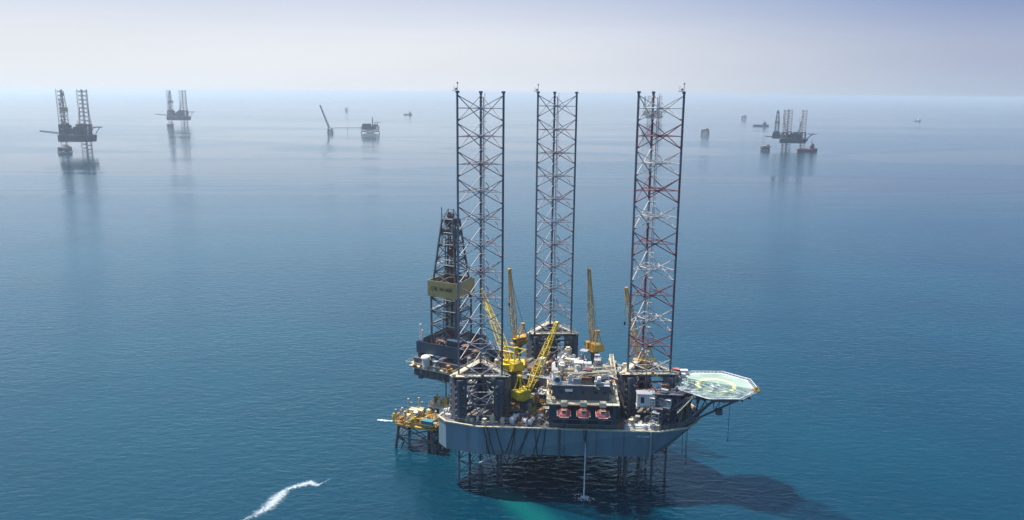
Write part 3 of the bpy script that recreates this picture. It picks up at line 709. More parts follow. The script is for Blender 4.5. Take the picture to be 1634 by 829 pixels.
# cantilever, drill floor, derrick
cx, cy = -23.4, 1.1
ct = MB()
for y in (-6.6, 8.8):
    ct.box((-11, y, 21.4), (41, .9, 5.4))
    for i in range(20): ct.box((-30.5+i*2.05, y+(-.55 if y < 0 else .55), 21.4), (.15, .25, 5.2))
ct.box((-11, cy, 20.2), (40, 14.4, .4)); ct.box((-4, cy, 23.9), (26, 14.4, .3))
ct.build('cantilever', steel_m, rig)
clutter(rig, [(-15, -5), (8, -5), (8, 7), (-15, 7)], 24.06, 22, 31, kinds=['pipe_run', 'pipe_run', 'equipment_skid', 'vessel', 'caged_unit'])
sb = MB()
for x in (-6.6, 6.6):
    for y in (-6.6, 6.6): sb.box((cx+x, cy+y, 21.6), (1.2, 1.2, 8.4))
sb.box((cx, cy, 19.0), (14.4, 14.6, 2.0))
for x, y in ((-7, 0), (7, 0)):
    sb.beam((cx+x, cy-6.6, 18.6), (cx+x, cy+6.6, 25.4), .4, .4); sb.beam((cx+x, cy+6.6, 18.6), (cx+x, cy-6.6, 25.4), .4, .4)
sb.beam((cx-6.6, cy-7, 18.6), (cx+6.6, cy-7, 25.4), .4, .4); sb.beam((cx+6.6, cy-7, 18.6), (cx-6.6, cy-7, 25.4), .4, .4)
sb.build('substructure', steel_m, rig)
m = MB(); m.box((cx-.4, cy-8.6, 21.8), (16.5, 2.6, .5)); m.box((cx-8.8, cy, 21.8), (2.2, 15, .5)); railing(m, [(cx+7.6, cy-9.9, 22.05), (cx-9.9, cy-9.9, 22.05), (cx-9.9, cy+7, 22.05)])
m.build('blowout_deck', crm_m, rig)
m = MB(); m.box((cx, cy, 25.9), (15, 15, .5))
m.build('drill_floor', gry_m, rig)
for x, y, sx, sy in ((0, -7.5, 15, .15), (0, 7.5, 15, .15), (-7.5, 0, .15, 14.8), (7.5, 0, .15, 14.8)):
    m = MB(); m.box((cx+x, cy+y, 27.4), (sx, sy, 3.4)); m.build('floor_windwall', navy_m, rig)
m = MB(); m.box((cx+4.6, cy-4.4, 28.6), (4.5, 4.2, 3.6)); m.box((cx+4.6, cy-4.4, 30.5), (4.8, 4.5, .15)); m.build('dog_house', navy_m, rig)
clutter(rig, [(cx-6, cy-6), (cx+6, cy-6), (cx+6, cy+6), (cx-6, cy+6)], 26.16, 12, 41, mix=[rust_m, steel_m, gry_m, wht_m])
m = MB(); m.tube((cx-3, cy-9.3, 22.05), (cx-3, cy-9.3, 25.2), 1.15, 12); m.blob((cx-3, cy-9.3, 25.2), 1.5, 1.5, .8, 12, 6); m.build('silo', wht_m, rig)
m = MB(); m.tube((cx-6.9, cy-6.2, 29), (cx-6.9, cy-6.2, 34), .3, 8); m.tube((cx-6, cy-6.6, 29), (cx-6, cy-6.6, 32.4), .25, 8); m.build('vent_stack', wht_m, rig)
for i in range(9):                                                     # hanging platforms and hoses under the drill floor
    m = MB(); x = cx-8+i*1.3; y = cy-7.2-rnd.uniform(0, 1.4); z = 21.3-rnd.uniform(.5, 3.2)
    m.box((x, y, z), (1.4, 1.0, .12)); m.tube((x-.6, y, z), (x-.6, y, 21.4), .05, 4); m.tube((x+.6, y, z), (x+.6, y, 21.4), .05, 4); m.box((x, y, z+.4), (.7, .6, .7))
    m.build('hanging_platform', rust_m if i % 2 else gry_m, rig)
m = MB(); m.tube((cx, cy, 19), (cx, cy, 9), .45, 10); m.tube((cx-1.5, cy-1, 19), (cx-1.5, cy-1, 10), .2, 6); m.build('conductor_pipe', rust_m, rig)
derrick(rig, cx, cy, 26.2)

# cranes
def world_crane(px, py, zp, zbase, tip_px, tip_Y, mat, **k):
    base = LP(px, py, z=zp); tip = LP(*tip_px, Y=tip_Y)
    foot_z = zp+.9; d = Vector((tip.x-base.x, tip.y-base.y, 0)); az = math.degrees(math.atan2(d.y, d.x))
    h = tip.z-foot_z; run = d.length-1.2; el = math.degrees(math.atan2(h, run)); ln = math.hypot(h, run)
    crane(rig, (base.x, base.y, zbase), zp, az, el, ln, mat, **k)
world_crane(818, 588, 28.4, 18, (768, 462), 222, yel_m, w=1.9, piv_r=1.2)
world_crane(836, 634, 23.0, 18, (889, 515), 207, yel_m, w=1.8, piv_r=1.1)
world_crane(827, 548, 24.2, 18, (813, 430), 240, yel2_m, w=1.5)
world_crane(948, 558, 26.5, 18, (940, 430), 233, yel2_m, w=1.5)
world_crane(1026, 585, 28.0, 18, (999, 460), 213, yel2_m, w=1.7)
# yellow access frame round the first crane's machine house
b = LP(818, 572, Y=207); m = MB()
for x, y in ((-3, -2), (3, -2), (3, 2), (-3, 2)): m.tube((b.x+x, b.y+y, 29), (b.x+x, b.y+y, 33.4), .14, 5)
fr = [(-3, -2), (3, -2), (3, 2), (-3, 2), (-3, -2)]
m.poly([(b.x+x, b.y+y, 33.4) for x, y in fr], .16)
m.build('crane_access_frame', yel_m, rig)
m = MB(); m.box((b.x, b.y, 29.2), (6.4, 5.0, 1.6), -RIG_A); m.box((b.x, b.y, 28.2), (5.2, 4.0, 1.2), -RIG_A); m.build('crane_ballast_box', yel_m, rig)

# helideck
hc = LP(1142, 614.5, z=27.0)
hd = empty('helideck', (hc.x, hc.y, 0), -RIG_A, rig)                # its own frame follows the world axes
Rh = 10.1; oc = [(Rh*math.cos(R(22.5+45*i)), Rh*math.sin(R(22.5+45*i))) for i in range(8)]
m = MB(); m.prism([(x, y, 26.7) for x, y in oc], [(x, y, 27.0) for x, y in oc]); m.build('deck_plate', grn_m, hd)
def ring(m, r0, r1, z, n=56):
    for i in range(n):
        a, b = 2*math.pi*i/n, 2*math.pi*(i+1)/n
        m.quad((r0*math.cos(a), r0*math.sin(a), z), (r1*math.cos(a), r1*math.sin(a), z), (r1*math.cos(b), r1*math.sin(b), z), (r0*math.cos(b), r0*math.sin(b), z))
m = MB(); ring(m, 4.2, 5.2, 27.006); m.build('touchdown_ring', mark_y, hd)
m = MB(); hr = R(0)
for x, y, sx, sy in ((-.9, 0, .45, 3.0), (.9, 0, .45, 3.0), (0, 0, 1.35, .45)):
    m.quad((x-sx/2, y-sy/2, 27.006), (x+sx/2, y-sy/2, 27.006), (x+sx/2, y+sy/2, 27.006), (x-sx/2, y+sy/2, 27.006))
m.build('landing_mark', mark_w, hd)
m = MB()
for i in range(8):
    a = Vector((*oc[i], 27.006)); b = Vector((*oc[(i+1) % 8], 27.006)); m.quad(a*1, b*1, Vector((b.x*.965, b.y*.965, 27.006)), Vector((a.x*.965, a.y*.965, 27.006)))
m.build('perimeter_line', mark_w, hd)
m = MB()
for i in range(8):
    a = Vector((*oc[i], 0)); b = Vector((*oc[(i+1) % 8], 0))
    A, B = a*1.10, b*1.10
    m.tube(A+Vector((0, 0, 27.25)), B+Vector((0, 0, 27.25)), .07, 4)
    for q in range(9):
        t = q/8; m.tube(a.lerp(b, t)+Vector((0, 0, 26.85)), A.lerp(B, t)+Vector((0, 0, 27.25)), .055, 4)
    for q in (.25, .5, .75): m.tube((a*(1+.13*q))+Vector((0, 0, 26.85+.4*q)), (b*(1+.13*q))+Vector((0, 0, 26.85+.4*q)), .03, 3)
m.build('safety_net', wht_m, hd)
for i in range(16):
    a = 2*math.pi*(i+.5)/16; m = MB(); r_ = 9.25; m.tube((r_*math.cos(a), r_*math.sin(a), 27.0), (r_*math.cos(a), r_*math.sin(a), 27.25), .14, 6); m.build('deck_light', mark_w, hd)
m = MB()
for q in range(-4, 5):
    L_ = math.sqrt(max(0, 9.4**2-(q*2.2)**2))
    m.beam((-L_, q*2.3, 26.35), (L_, q*2.3, 26.35), .2, .6)
    if abs(q) < 4: m.beam((q*2.4, -L_, 25.9), (q*2.4, L_, 25.9), .22, .35)
m.build('girder', steel_m, hd)
tr = MB()
hb = [Vector(p) for p in ((-9, -6, 25.7), (-9, 6, 25.7), (-2, -7, 25.7), (-2, 7, 25.7), (6, -5, 25.7), (6, 5, 25.7))]
low = [hd.matrix_basis.inverted() @ Vector((48.5, -5.5, 18.4)), hd.matrix_basis.inverted() @ Vector((50.5, 3.5, 18.4)), hd.matrix_basis.inverted() @ Vector((44, -7.5, 20)), hd.matrix_basis.inverted() @ Vector((45, 8, 20))]
for a, b in ((0, 2), (2, 4), (1, 3), (3, 5), (0, 1), (2, 3), (4, 5), (0, 3), (2, 5), (1, 2)): tr.tube(hb[a], hb[b], .2, 5)
for l_, k in ((0, 2), (0, 4), (1, 3), (1, 5), (0, 0), (1, 1), (2, 0), (3, 1), (0, 3), (1, 2)):
    tr.tube(low[l_], hb[k], .26, 6)
for k in (2, 4, 3):
    for t in (.3, .55, .8):
        p = low[0 if k != 3 else 1].lerp(hb[k], t); tr.tube(p, (p.x-.4, p.y+.6, 25.8), .12, 4); tr.tube(p, (p.x+1.6, p.y-.4, 25.8), .1, 4)
tr.build('support_truss', steel_m, hd)
m = MB(); m.box((9.3, -4.2, 27.2), (1.3, 2.0, .4)); m.box((9.4, -3.7, 27.7), (.7, .8, .6)); railing(m, [(8.7, -5.2, 27.1), (10.0, -4.9, 27.1), (10.0, -2.8, 27.1)]); m.build('access_landing', yel2_m, hd)
m = MB(); m.box((-9.0, 7.0, 27.9), (1.9, 1.7, 2.2)); m.tube((-8.6, 6.0, 27), (-8.6, 6.0, 28.6), .35, 8); m.build('foam_cabinet', lred_m, hd)
m = MB(); m.box((-6.8, 8.2, 27.7), (2.4, 1.4, 1.2)); m.box((-7.2, 6.2, 27.5), (1.2, 1.2, .9)); m.build('equipment_box', wht_m, hd)
m = MB(); m.tube((-.5, -6.5, 25.6), (-.5, -6.5, 22.8), .06, 4); m.box((-.5, -6.5, 22.4), (1.5, 1.2, 1.5)); m.build('hanging_basket', steel_m, hd)
m = MB()
for i in range(10): m.box((-11+i*.45, -6.8+i*.1, 22.5+i*.45), (.25, 1.3, .06))
m.beam((-11.2, -7.4, 22.2), (-6.5, -6.6, 27), .12, .25); m.beam((-11.2, -6.1, 22.2), (-6.5, -5.3, 27), .12, .25); m.build('stairway', crm_m, hd)
for (x, y, z0, z1) in ((-8.0, -5.5, 25.6, 7.5), (-9.3, -6.2, 22, 11), (2.2, -6.2, 25.6, 14.5), (-8.4, -5.9, 25.6, 10)):
    m = MB(); m.tube((x, y, z0), (x+.1, y, z1), .06, 4); m.box((x+.1, y, z1), (.2, .2, .6)); m.build('hanging_line', blk_m, hd)

# hoses draped down the hull side and looping under it
def catenary(a, b, sag, n=14):
    a = Vector(a); b = Vector(b); o = []
    for i in range(n+1):
        t = i/n; p = a.lerp(b, t); p.z -= sag*4*t*(1-t); o.append(p)
    return o
for a0, a1, z0, z1, sag, r_ in ((1.6, 9.6, 18.3, 18.3, 13, .13), (2.4, 12.6, 18.3, 18.3, 12, .11), (4.6, 16.0, 18.3, 18.3, 12.6, .12), (9.4, 7.0, 18.3, 11, 0.4, .12), (13.3, 9.0, 18.3, 9.5, .5, .10), (14.4, 17.2, 18.3, 18.3, 8, .10), (26.8, 27.4, 18.3, 18.3, 3, .09)):
    m = MB(); m.poly(catenary(SF(a0, -.5, z0), SF(a1, -.5, z1), sag), r_); m.build('hose', blk_m, rig)
m = MB()                                                               # rescue frame hanging by the aft leg under the hull
q0, q1, q2 = LP(765, 738, Y=190), LP(791, 727, Y=190), LP(792, 741, Y=190)
m.tube(q0, q1, .16, 5); m.tube(q0, q2, .16, 5); m.tube(LP(775, 744, Y=190), q0, .12, 5); m.tube(LP(786, 733, Y=190), LP(793, 739, Y=190), .16, 5)
m.build('hanging_frame', gry_m, rig)

# ================================================================== lifeboats (hang from the davits)
LBL = ['red and cream lifeboat hanging nearest the yellow crane, leftmost of the three', 'red and cream lifeboat hanging between the other two lifeboats', 'red and cream lifeboat hanging nearest the red and white leg']
def lifeboat(x, label):
    p = M_RIG @ (Vector(SF(26.5, 0))+side_v*x+in_v*(-1.5)); t = empty('lifeboat', (p.x, p.y, 21.9), RIG_A+SA)
    tag(t, label, 'lifeboat', 'lifeboats on the rig side')
    m = MB(); prof = [(-1, .25, .9), (-.75, .8, .35), (0, 1, .12), (.75, .82, .35), (1, .3, .9)]
    st = []
    for ty, wd, kl in prof:
        st.append([(sx*wd*1.7, ty*2.9, z) for sx, z in ((-1, 1.15), (-.85, .55+kl*.3), (-.3, kl*.7), (.3, kl*.7), (.85, .55+kl*.3), (1, 1.15))])
    for i in range(4):
        for j in range(5): m.quad(st[i][j], st[i+1][j], st[i+1][j+1], st[i][j+1])
    m.quad(*st[0]); m.quad(*reversed(st[-1])); 
    for i in range(4): m.quad(st[i][5], st[i+1][5], st[i+1][0], st[i][0])
    m.build('hull', lred_m, t, smooth=False)
    m = MB(); m.blob((0, 0, 1.2), 1.55, 2.6, .95, 14, 8); m.build('canopy', lred_m, t, smooth=True)
    m = MB(); m.box((0, -1.3, 2.2), (1.2, 1.3, .8)); m.k = 1; m.box((0, -1.97, 2.3), (.9, .05, .35)); m.build('conning_cabin', [crm_m, glass_m], t)
    m = MB()
    for s in (-1, 1): m.tube((s*1.66, -2.1, 1.14), (s*1.66, 2.1, 1.14), .09, 5)
    m.tube((-1.2, -2.75, 1.15), (1.2, -2.75, 1.15), .09, 5); m.build('fender', wht_m, t)
    m = MB(); m.tube((0, -2.1, 1.8), (0, -.4, 3.6), .05, 4); m.build('fall_wire', blk_m, t)
for x, lb in zip((-4.8, 0, 4.8), LBL): lifeboat(x, lb)

# ================================================================== cargo lying on the deck
def container(loc, rz, size, mat, label, grp='cargo containers on the rig deck'):
    t = empty('cargo_container', loc, rz); tag(t, label, 'container', grp)
    L_, W_, H_ = size; m = MB(); m.box((0, 0, H_/2), (L_-.1, W_-.1, H_-.1))
    n = int(L_/.45)
    for i in range(n):
        for s in (-1, 1): m.box((-L_/2+.35+i*(L_-.7)/max(1, n-1), s*(W_/2-.03), H_/2), (.16, .08, H_-.4))
    m.build('body', mat, t)
    m = MB()
    for x in (-1, 1):
        for y in (-1, 1): m.box((x*L_/2, y*W_/2, H_/2), (.16, .16, H_))
    for z in (.08, H_-.08):
        for y in (-1, 1): m.box((0, y*W_/2, z), (L_-.2, .12, .14))
        for x in (-1, 1): m.box((x*L_/2, 0, z), (.12, W_-.2, .14))
    m.build('frame', gry_m, t)
    m = MB()
    for y in (-W_/4, W_/4): m.box((L_/2+.03, y, H_/2), (.05, W_/2-.15, H_-.4))
    m.build('door', mat, t)
def dk(px, py, z=18.05): q = at(px, py, z=z); return (q.x, q.y, z)
container(dk(856, 640), R(-3), (4.6, 2.4, 2.4), wht_m, 'white container on deck between the yellow crane and the dark blue quarters')
container(dk(846, 652), R(-3), (5.6, 1.5, 1.1), org_m, 'long low orange container in front of the white one beside the quarters')
container(dk(871, 663), R(-3), (1.6, 1.8, 2.4), crm_m, 'narrow cream container standing against the left end of the quarters')
container(dk(818, 664), R(-3), (3.6, 2.2, 2.2), navy_m, 'dark blue container at the hull edge right of the front left jack house')
container(dk(834, 668), R(-3), (2.2, 1.8, 1.6), gry_m, 'small grey container between the dark blue container and the coiled stack')
def pipe_stack(loc, rz, mat, label, n=7, L_=9):
    t = empty('pipe_stack', loc, rz); tag(t, label, 'pipe stack', 'stacked pipes on the rig')
    for row in range(3):
        for i in range(n-row):
            m = MB(); m.tube((-L_/2+rnd.uniform(-.3, .3), (i-(n-row-1)/2)*.42, .35+row*.36), (L_/2, (i-(n-row-1)/2)*.42, .35+row*.36), .19, 7); m.build('pipe', mat, t)
    for x in (-L_*.3, L_*.3): m = MB(); m.box((x, 0, .08), (.25, n*.46, .16)); m.build('bearer', crm_m, t)
pipe_stack(tuple(M_RIG @ Vector((-9.5, -3.6, 24.07))), RIG_A, rust_m, 'brown drill pipes stacked on the cantilever behind the front left leg')
pipe_stack(tuple(M_RIG @ Vector((24.2, -12.2, 18.05)) if False else M_RIG @ Vector((12, 10.2, 18.05))), RIG_A, gry_m, 'grey pipes stacked on the deck in front of the rear middle leg')
pq = M_RIG @ SF(40.6, 1.3, 18.05)
pipe_stack(tuple(pq), RIG_A+SA, wht_m, 'white pipes stacked at the hull edge below the red and white leg', n=5, L_=6.5)

# ================================================================== fixed wellhead platform beside the rig
def jacket_platform(loc, rz, label, wx, wy, zd, top_mat, jk_mat, decks=2, far=False, tops=None, group=None, name='wellhead_platform', cat='platform'):
    t = empty(name, loc, rz); tag(t, label, cat, group)
    for sx in (-1, 1):
        for sy in (-1, 1):
            m = MB(); m.tube((sx*wx*.52, sy*wy*.52, -3), (sx*wx*.42, sy*wy*.42, zd), .45 if not far else .8, 8); m.build('jacket_leg', jk_mat, t)
    m = MB(); rr = .2 if not far else .45
    c = lambda z: [(sx*wx*(.52-.1*(z+3)/(zd+3)), sy*wy*(.52-.1*(z+3)/(zd+3)), z) for sx, sy in ((-1, -1), (1, -1), (1, 1), (-1, 1))]
    for z0, z1 in ((-2, zd*.45), (zd*.45, zd-.3)):
        a, b = c(z0), c(z1)
        for k in range(4): m.tube(a[k], b[(k+1) % 4], rr, 5); m.tube(a[(k+1) % 4], b[k], rr, 5); m.tube(b[k], b[(k+1) % 4], rr, 5)
    m.build('jacket_brace', jk_mat, t)
    for d in range(decks):
        m = MB(); z = zd+d*3.6; m.box((0, 0, z), (wx, wy, .45 if not far else .9))
        if not far: railing(m, [(-wx/2, -wy/2, z+.2), (wx/2, -wy/2, z+.2), (wx/2, wy/2, z+.2), (-wx/2, wy/2, z+.2), (-wx/2, -wy/2, z+.2)], 1.1, .06)
        for sx in (-.42, .42):
            for sy in (-.42, .42):
                if d < decks-1: m.tube((sx*wx, sy*wy, z), (sx*wx, sy*wy, z+3.6), .22 if not far else .5, 6)
        m.build('deck', top_mat, t)
    return t
wp = at(671, 671, z=7.4)
wh = jacket_platform((wp.x, wp.y, 0), R(-20), 'yellow wellhead platform crowded with pipework at the left end of the near rig', 12.2, 8.5, 7.0, yel2_m, steel_m, decks=1, group='wellhead platforms')
r2 = random.Random(15)
for i in range(5):
    for j in range(3):
        x, y = -7.2+i*2.3, -2.8+j*2.6; m = MB(); h = r2.uniform(1.4, 2.4)
        m.tube((x, y, 7.2), (x, y, 7.2+h), .32, 8); m.tube((x-.6, y, 7.2+h*.6), (x+.6, y, 7.2+h*.6), .2, 6); m.tube((x, y-.5, 7.2+h*.85), (x, y+.5, 7.2+h*.85), .16, 6)
        m.tube((x-.6, y-.1, 7.2+h*.6), (x-.6, y+.1, 7.2+h*.6), .42, 10); m.box((x, y, 7.2+h), (.5, .5, .3)); m.build('christmas_tree', [yel_m, yel2_m, crm_m][(i+j) % 3], wh)
for i, (x, y, h) in enumerate(((-5.9, -3.9, 4.2), (-5.9, 3.9, 4.6), (-2.4, 3.9, 5.4), (-3.2, -3.6, 3.9), (2.6, 3.8, 5.8), (5.4, -1, 4.2))):
    m = MB(); m.tube((x, y, 7.2), (x, y, 7.2+h), .16, 6); m.tube((x, y, 7.2+h*.8), (x+1.3, y, 7.2+h*.8), .1, 5); m.box((x, y, 7.2+h), (.5, .5, .3)); m.build('davit_post', [yel2_m, crm_m][i % 2], wh)
m = MB()
for i in range(6): m.poly([(-5.6, -3.4+i*1.2, 7.9+.2*(i % 3)), (-1+i*.4, -3.4+i*1.2, 7.9+.2*(i % 3)), (-1+i*.4, -2.4+i*1.0, 9.0), (5.6, -2.4+i*1.0, 9.0)], .15, 6)
m.build('pipework', yel2_m, wh)
m = MB(); m.box((3.9, -3.1, 8.4), (3.4, 2.0, 2.0)); m.build('control_cabinet', teal_m, wh)
m = MB(); m.box((-2.2, .6, 10.4), (3.0, 2.2, .2)); railing(m, [(-3.7, -.5, 10.5), (-.7, -.5, 10.5), (-.7, 1.7, 10.5)]); 
for s in (-3.5, -.9): m.tube((s, -.3, 7.2), (s, -.3, 10.4), .12, 5); m.tube((s, 1.5, 7.2), (s, 1.5, 10.4), .12, 5)
m.build('upper_walkway', crm_m, wh)
clutter(wh, [(-5.6, -3.6), (5.6, -3.6), (5.6, 3.6), (-5.6, 3.6)], 7.24, 26, 71, mix=[yel2_m, yel_m, crm_m, yel2_m, org_m, wht_m, rust_m], kinds=['valve_stand', 'pump_unit', 'scaffold_tower', 'fan_box', 'caged_unit'], smin=.45, smax=.75, gap=1.0)
clutter(wh, [(-5.6, -3.6), (5.6, -3.6), (5.6, 3.6), (-5.6, 3.6)], 8.6, 16, 72, mix=[yel2_m, yel_m, crm_m, rust_m], kinds=['valve_stand', 'pipe_run'], smin=.45, smax=.7, gap=1.1)
# second, smaller landing between it and the hull
wq = at(706, 640, z=11.5)
w2 = jacket_platform((wq.x, wq.y, 0), R(-20), 'small cream landing platform between the yellow wellhead platform and the hull corner', 6.5, 6.0, 10.6, crm_m, steel_m, decks=1, group='wellhead platforms')
for i in range(7):
    m = MB(); x, y = -2.4+(i % 3)*2.2, -1.8+(i//3)*1.8; h = 1.2+.5*(i % 3); m.box((x, y, 10.83+h/2), (1.2, 1.0, h)); m.tube((x, y, 10.83+h), (x, y, 11.6+h), .2, 6); m.build('equipment_box', [wht_m, crm_m, yel2_m, rust_m][i % 4], w2)

# mooring buoy line and small splash left of the wellhead platform
def foam_mat(name, alpha=0.9, scale=1.2, lo=.42, hi=.62, edge=True):
    m = bpy.data.materials.new(name); m.use_nodes = True; n = m.node_tree.nodes; l = m.node_tree.links; b = n['Principled BSDF']
    b.inputs['Base Color'].default_value = (.60, .68, .72, 1); b.inputs['Roughness'].default_value = .9
    g = n.new('ShaderNodeNewGeometry'); t = n.new('ShaderNodeTexNoise'); t.inputs['Scale'].default_value = scale; t.inputs['Detail'].default_value = 8; t.inputs['Roughness'].default_value = .68; t.inputs['Distortion'].default_value = .6
    l.new(g.outputs['Position'], t.inputs['Vector'])
    uv = n.new('ShaderNodeUVMap'); sp = n.new('ShaderNodeSeparateXYZ'); l.new(uv.outputs[0], sp.inputs[0])
    # v runs 0..1 across the strip, u carries how dense the foam is there
    a = n.new('ShaderNodeMath'); a.operation = 'SUBTRACT'; l.new(sp.outputs['Y'], a.inputs[0]); a.inputs[1].default_value = .5
    ab = n.new('ShaderNodeMath'); ab.operation = 'ABSOLUTE'; l.new(a.outputs[0], ab.inputs[0])
    e = n.new('ShaderNodeMapRange'); e.inputs['From Min'].default_value = .5; e.inputs['From Max'].default_value = .0; e.inputs['To Min'].default_value = -.45; e.inputs['To Max'].default_value = .22
    l.new(ab.outputs[0], e.inputs['Value'])
    s1 = n.new('ShaderNodeMath'); s1.operation = 'ADD'; l.new(t.outputs['Fac'], s1.inputs[0]); l.new(e.outputs[0], s1.inputs[1])
    u1 = n.new('ShaderNodeMath'); u1.operation = 'MULTIPLY_ADD'; l.new(sp.outputs['X'], u1.inputs[0]); u1.inputs[1].default_value = .4; u1.inputs[2].default_value = -.3
    s2 = n.new('ShaderNodeMath'); s2.operation = 'ADD'; l.new(s1.outputs[0], s2.inputs[0]); l.new(u1.outputs[0], s2.inputs[1])
    r = n.new('ShaderNodeMapRange'); r.interpolation_type = 'SMOOTHSTEP'
    for k, v in zip(('From Min', 'From Max', 'To Min', 'To Max'), (lo, hi, 0, alpha)): r.inputs[k].default_value = v
    l.new(s2.outputs[0], r.inputs['Value']); l.new(r.outputs[0], b.inputs['Alpha'])
    bp = n.new('ShaderNodeBump'); bp.inputs['Distance'].default_value = .5; l.new(t.outputs['Fac'], bp.inputs['Height']); l.new(bp.outputs[0], b.inputs['Normal'])
    return m
def foam_strip(name, pts, label, cat, mat=None):
    mat = mat or fm
    """pts: (pixel x, pixel y, half width m, density); a real sheet of foam lying on the sea"""
    P = [(at(x, y, z=0), hw, dn) for x, y, hw, dn in pts]; fine = []
    for (a, ha, da), (b, hb_, db) in zip(P, P[1:]):
        for i in range(6): t = i/6; fine.append((a.lerp(b, t), ha+(hb_-ha)*t, da+(db-da)*t))
    fine.append(P[-1]); v, f, uvs = [], [], []; NC = 8
    for i, (p, h, dn) in enumerate(fine):
        q = fine[min(i+1, len(fine)-1)][0]-fine[max(i-1, 0)][0]; nrm = Vector((-q.y, q.x, 0)).normalized()
        for j in range(NC+1):
            t = j/NC; hump = .25*math.sin(math.pi*t)*dn*(1+.4*math.sin(i*1.7+j))
            v.append(p+nrm*h*(2*t-1)+Vector((0, 0, .02+max(0, hump)))); uvs.append((dn, t))
    for i in range(len(fine)-1):
        for j in range(NC): a = i*(NC+1)+j; f.append((a, a+1, a+NC+2, a+NC+1))
    me = bpy.data.meshes.new(name); me.from_pydata(v, [], f); me.materials.append(mat); ul = me.uv_layers.new(name='UVMap')
    for lp in me.loops: ul.data[lp.index].uv = uvs[lp.vertex_index]
    me.shade_smooth(); o = bpy.data.objects.new(name, me); C.objects.link(o); tag(o, label, cat); return o
fm = foam_mat('sea_foam', .68, 1.3, .36, .92)
foam_strip('foam_wake', [(380, 834, 3.4, .3), (405, 823, 3.6, .5), (425, 812, 3.8, .9), (438, 800, 3.6, 1.05), (450, 788, 3.0, 1.0), (458, 781, 2.4, .7), (475, 776, 2.4, .95), (495, 771, 2.7, 1.05), (506, 775, 1.6, .85), (514, 771, .8, .6), (528, 764, .5, .5)],
           'long curved streak of white foam on the open water at the lower left', 'foam')
foam_strip('foam_ripple', [(602, 670, 1.2, .6), (610, 671, 1.6, .9), (618, 672, 1.2, .9), (628, 672, .8, .7), (636, 672, .7, .5)], 'small white foam ripple on the water left of the yellow wellhead platform', 'foam', foam_mat('ripple_foam', .8, 1.6))

# cooling water falling from the hull, and where it strikes the sea
jp = SF(27.3, -.45, 14.6); jw = M_RIG @ jp
m = MB(); pts = []
for i in range(15):
    t = i/14; pts.append(Vector((jw.x-.1*t*t, jw.y-.7*math.sin(t*1.5), 14.6*(1-t*t)+.05)))
for i, (a, b) in enumerate(zip(pts, pts[1:])): m.tube(a, b, .05+.010*i, 8, .05+.010*(i+1), caps=False)
wm = bpy.data.materials.new('falling_water'); wm.use_nodes = True; n_ = wm.node_tree.nodes; b_ = n_['Principled BSDF']
b_.inputs['Base Color'].default_value = (.75, .8, .85, 1); b_.inputs['Roughness'].default_value = .5
nz = n_.new('ShaderNodeTexNoise'); nz.inputs['Scale'].default_value = 2.2; nz.inputs['Detail'].default_value = 6; mpz = n_.new('ShaderNodeMapping'); mpz.inputs['Scale'].default_value = (3, 3, .5)
gz = n_.new('ShaderNodeNewGeometry'); wm.node_tree.links.new(gz.outputs['Position'], mpz.inputs[0]); wm.node_tree.links.new(mpz.outputs[0], nz.inputs['Vector'])
rz_ = n_.new('ShaderNodeMapRange'); rz_.inputs['From Min'].default_value = .35; rz_.inputs['From Max'].default_value = .6; rz_.inputs['To Min'].default_value = .25; rz_.inputs['To Max'].default_value = .95
wm.node_tree.links.new(nz.outputs['Fac'], rz_.inputs['Value']); wm.node_tree.links.new(rz_.outputs[0], b_.inputs['Alpha'])
jt = m.build('water_jet', wm, smooth=True); tag(jt, 'thin white jet of water falling from the middle of the near hull side', 'water jet')
m = MB(); r3 = random.Random(4); e_ = pts[-1]
for i in range(150):
    a = r3.uniform(0, 6.28); d = abs(r3.gauss(0, .9)); s = r3.uniform(.05, .14)
    m.blob((e_.x+d*math.cos(a)*1.2, e_.y+d*math.sin(a), max(.02, .5-.4*d)*r3.random()), s, s, s, 6, 4)
sp_ = m.build('splash', fm if False else wht_m); tag(sp_, 'white splash on the dark water where the falling jet lands', 'splash')
foam_strip('foam_patch', [(926, 763, 1.2, .5), (932, 763, 2.4, .85), (938, 763, 2.6, 1.0), (944, 763, 2.2, .8), (950, 763, 1.0, .45)], 'round foam patch on the dark water under the falling jet', 'foam', foam_mat('patch_foam', .55, 1.0))

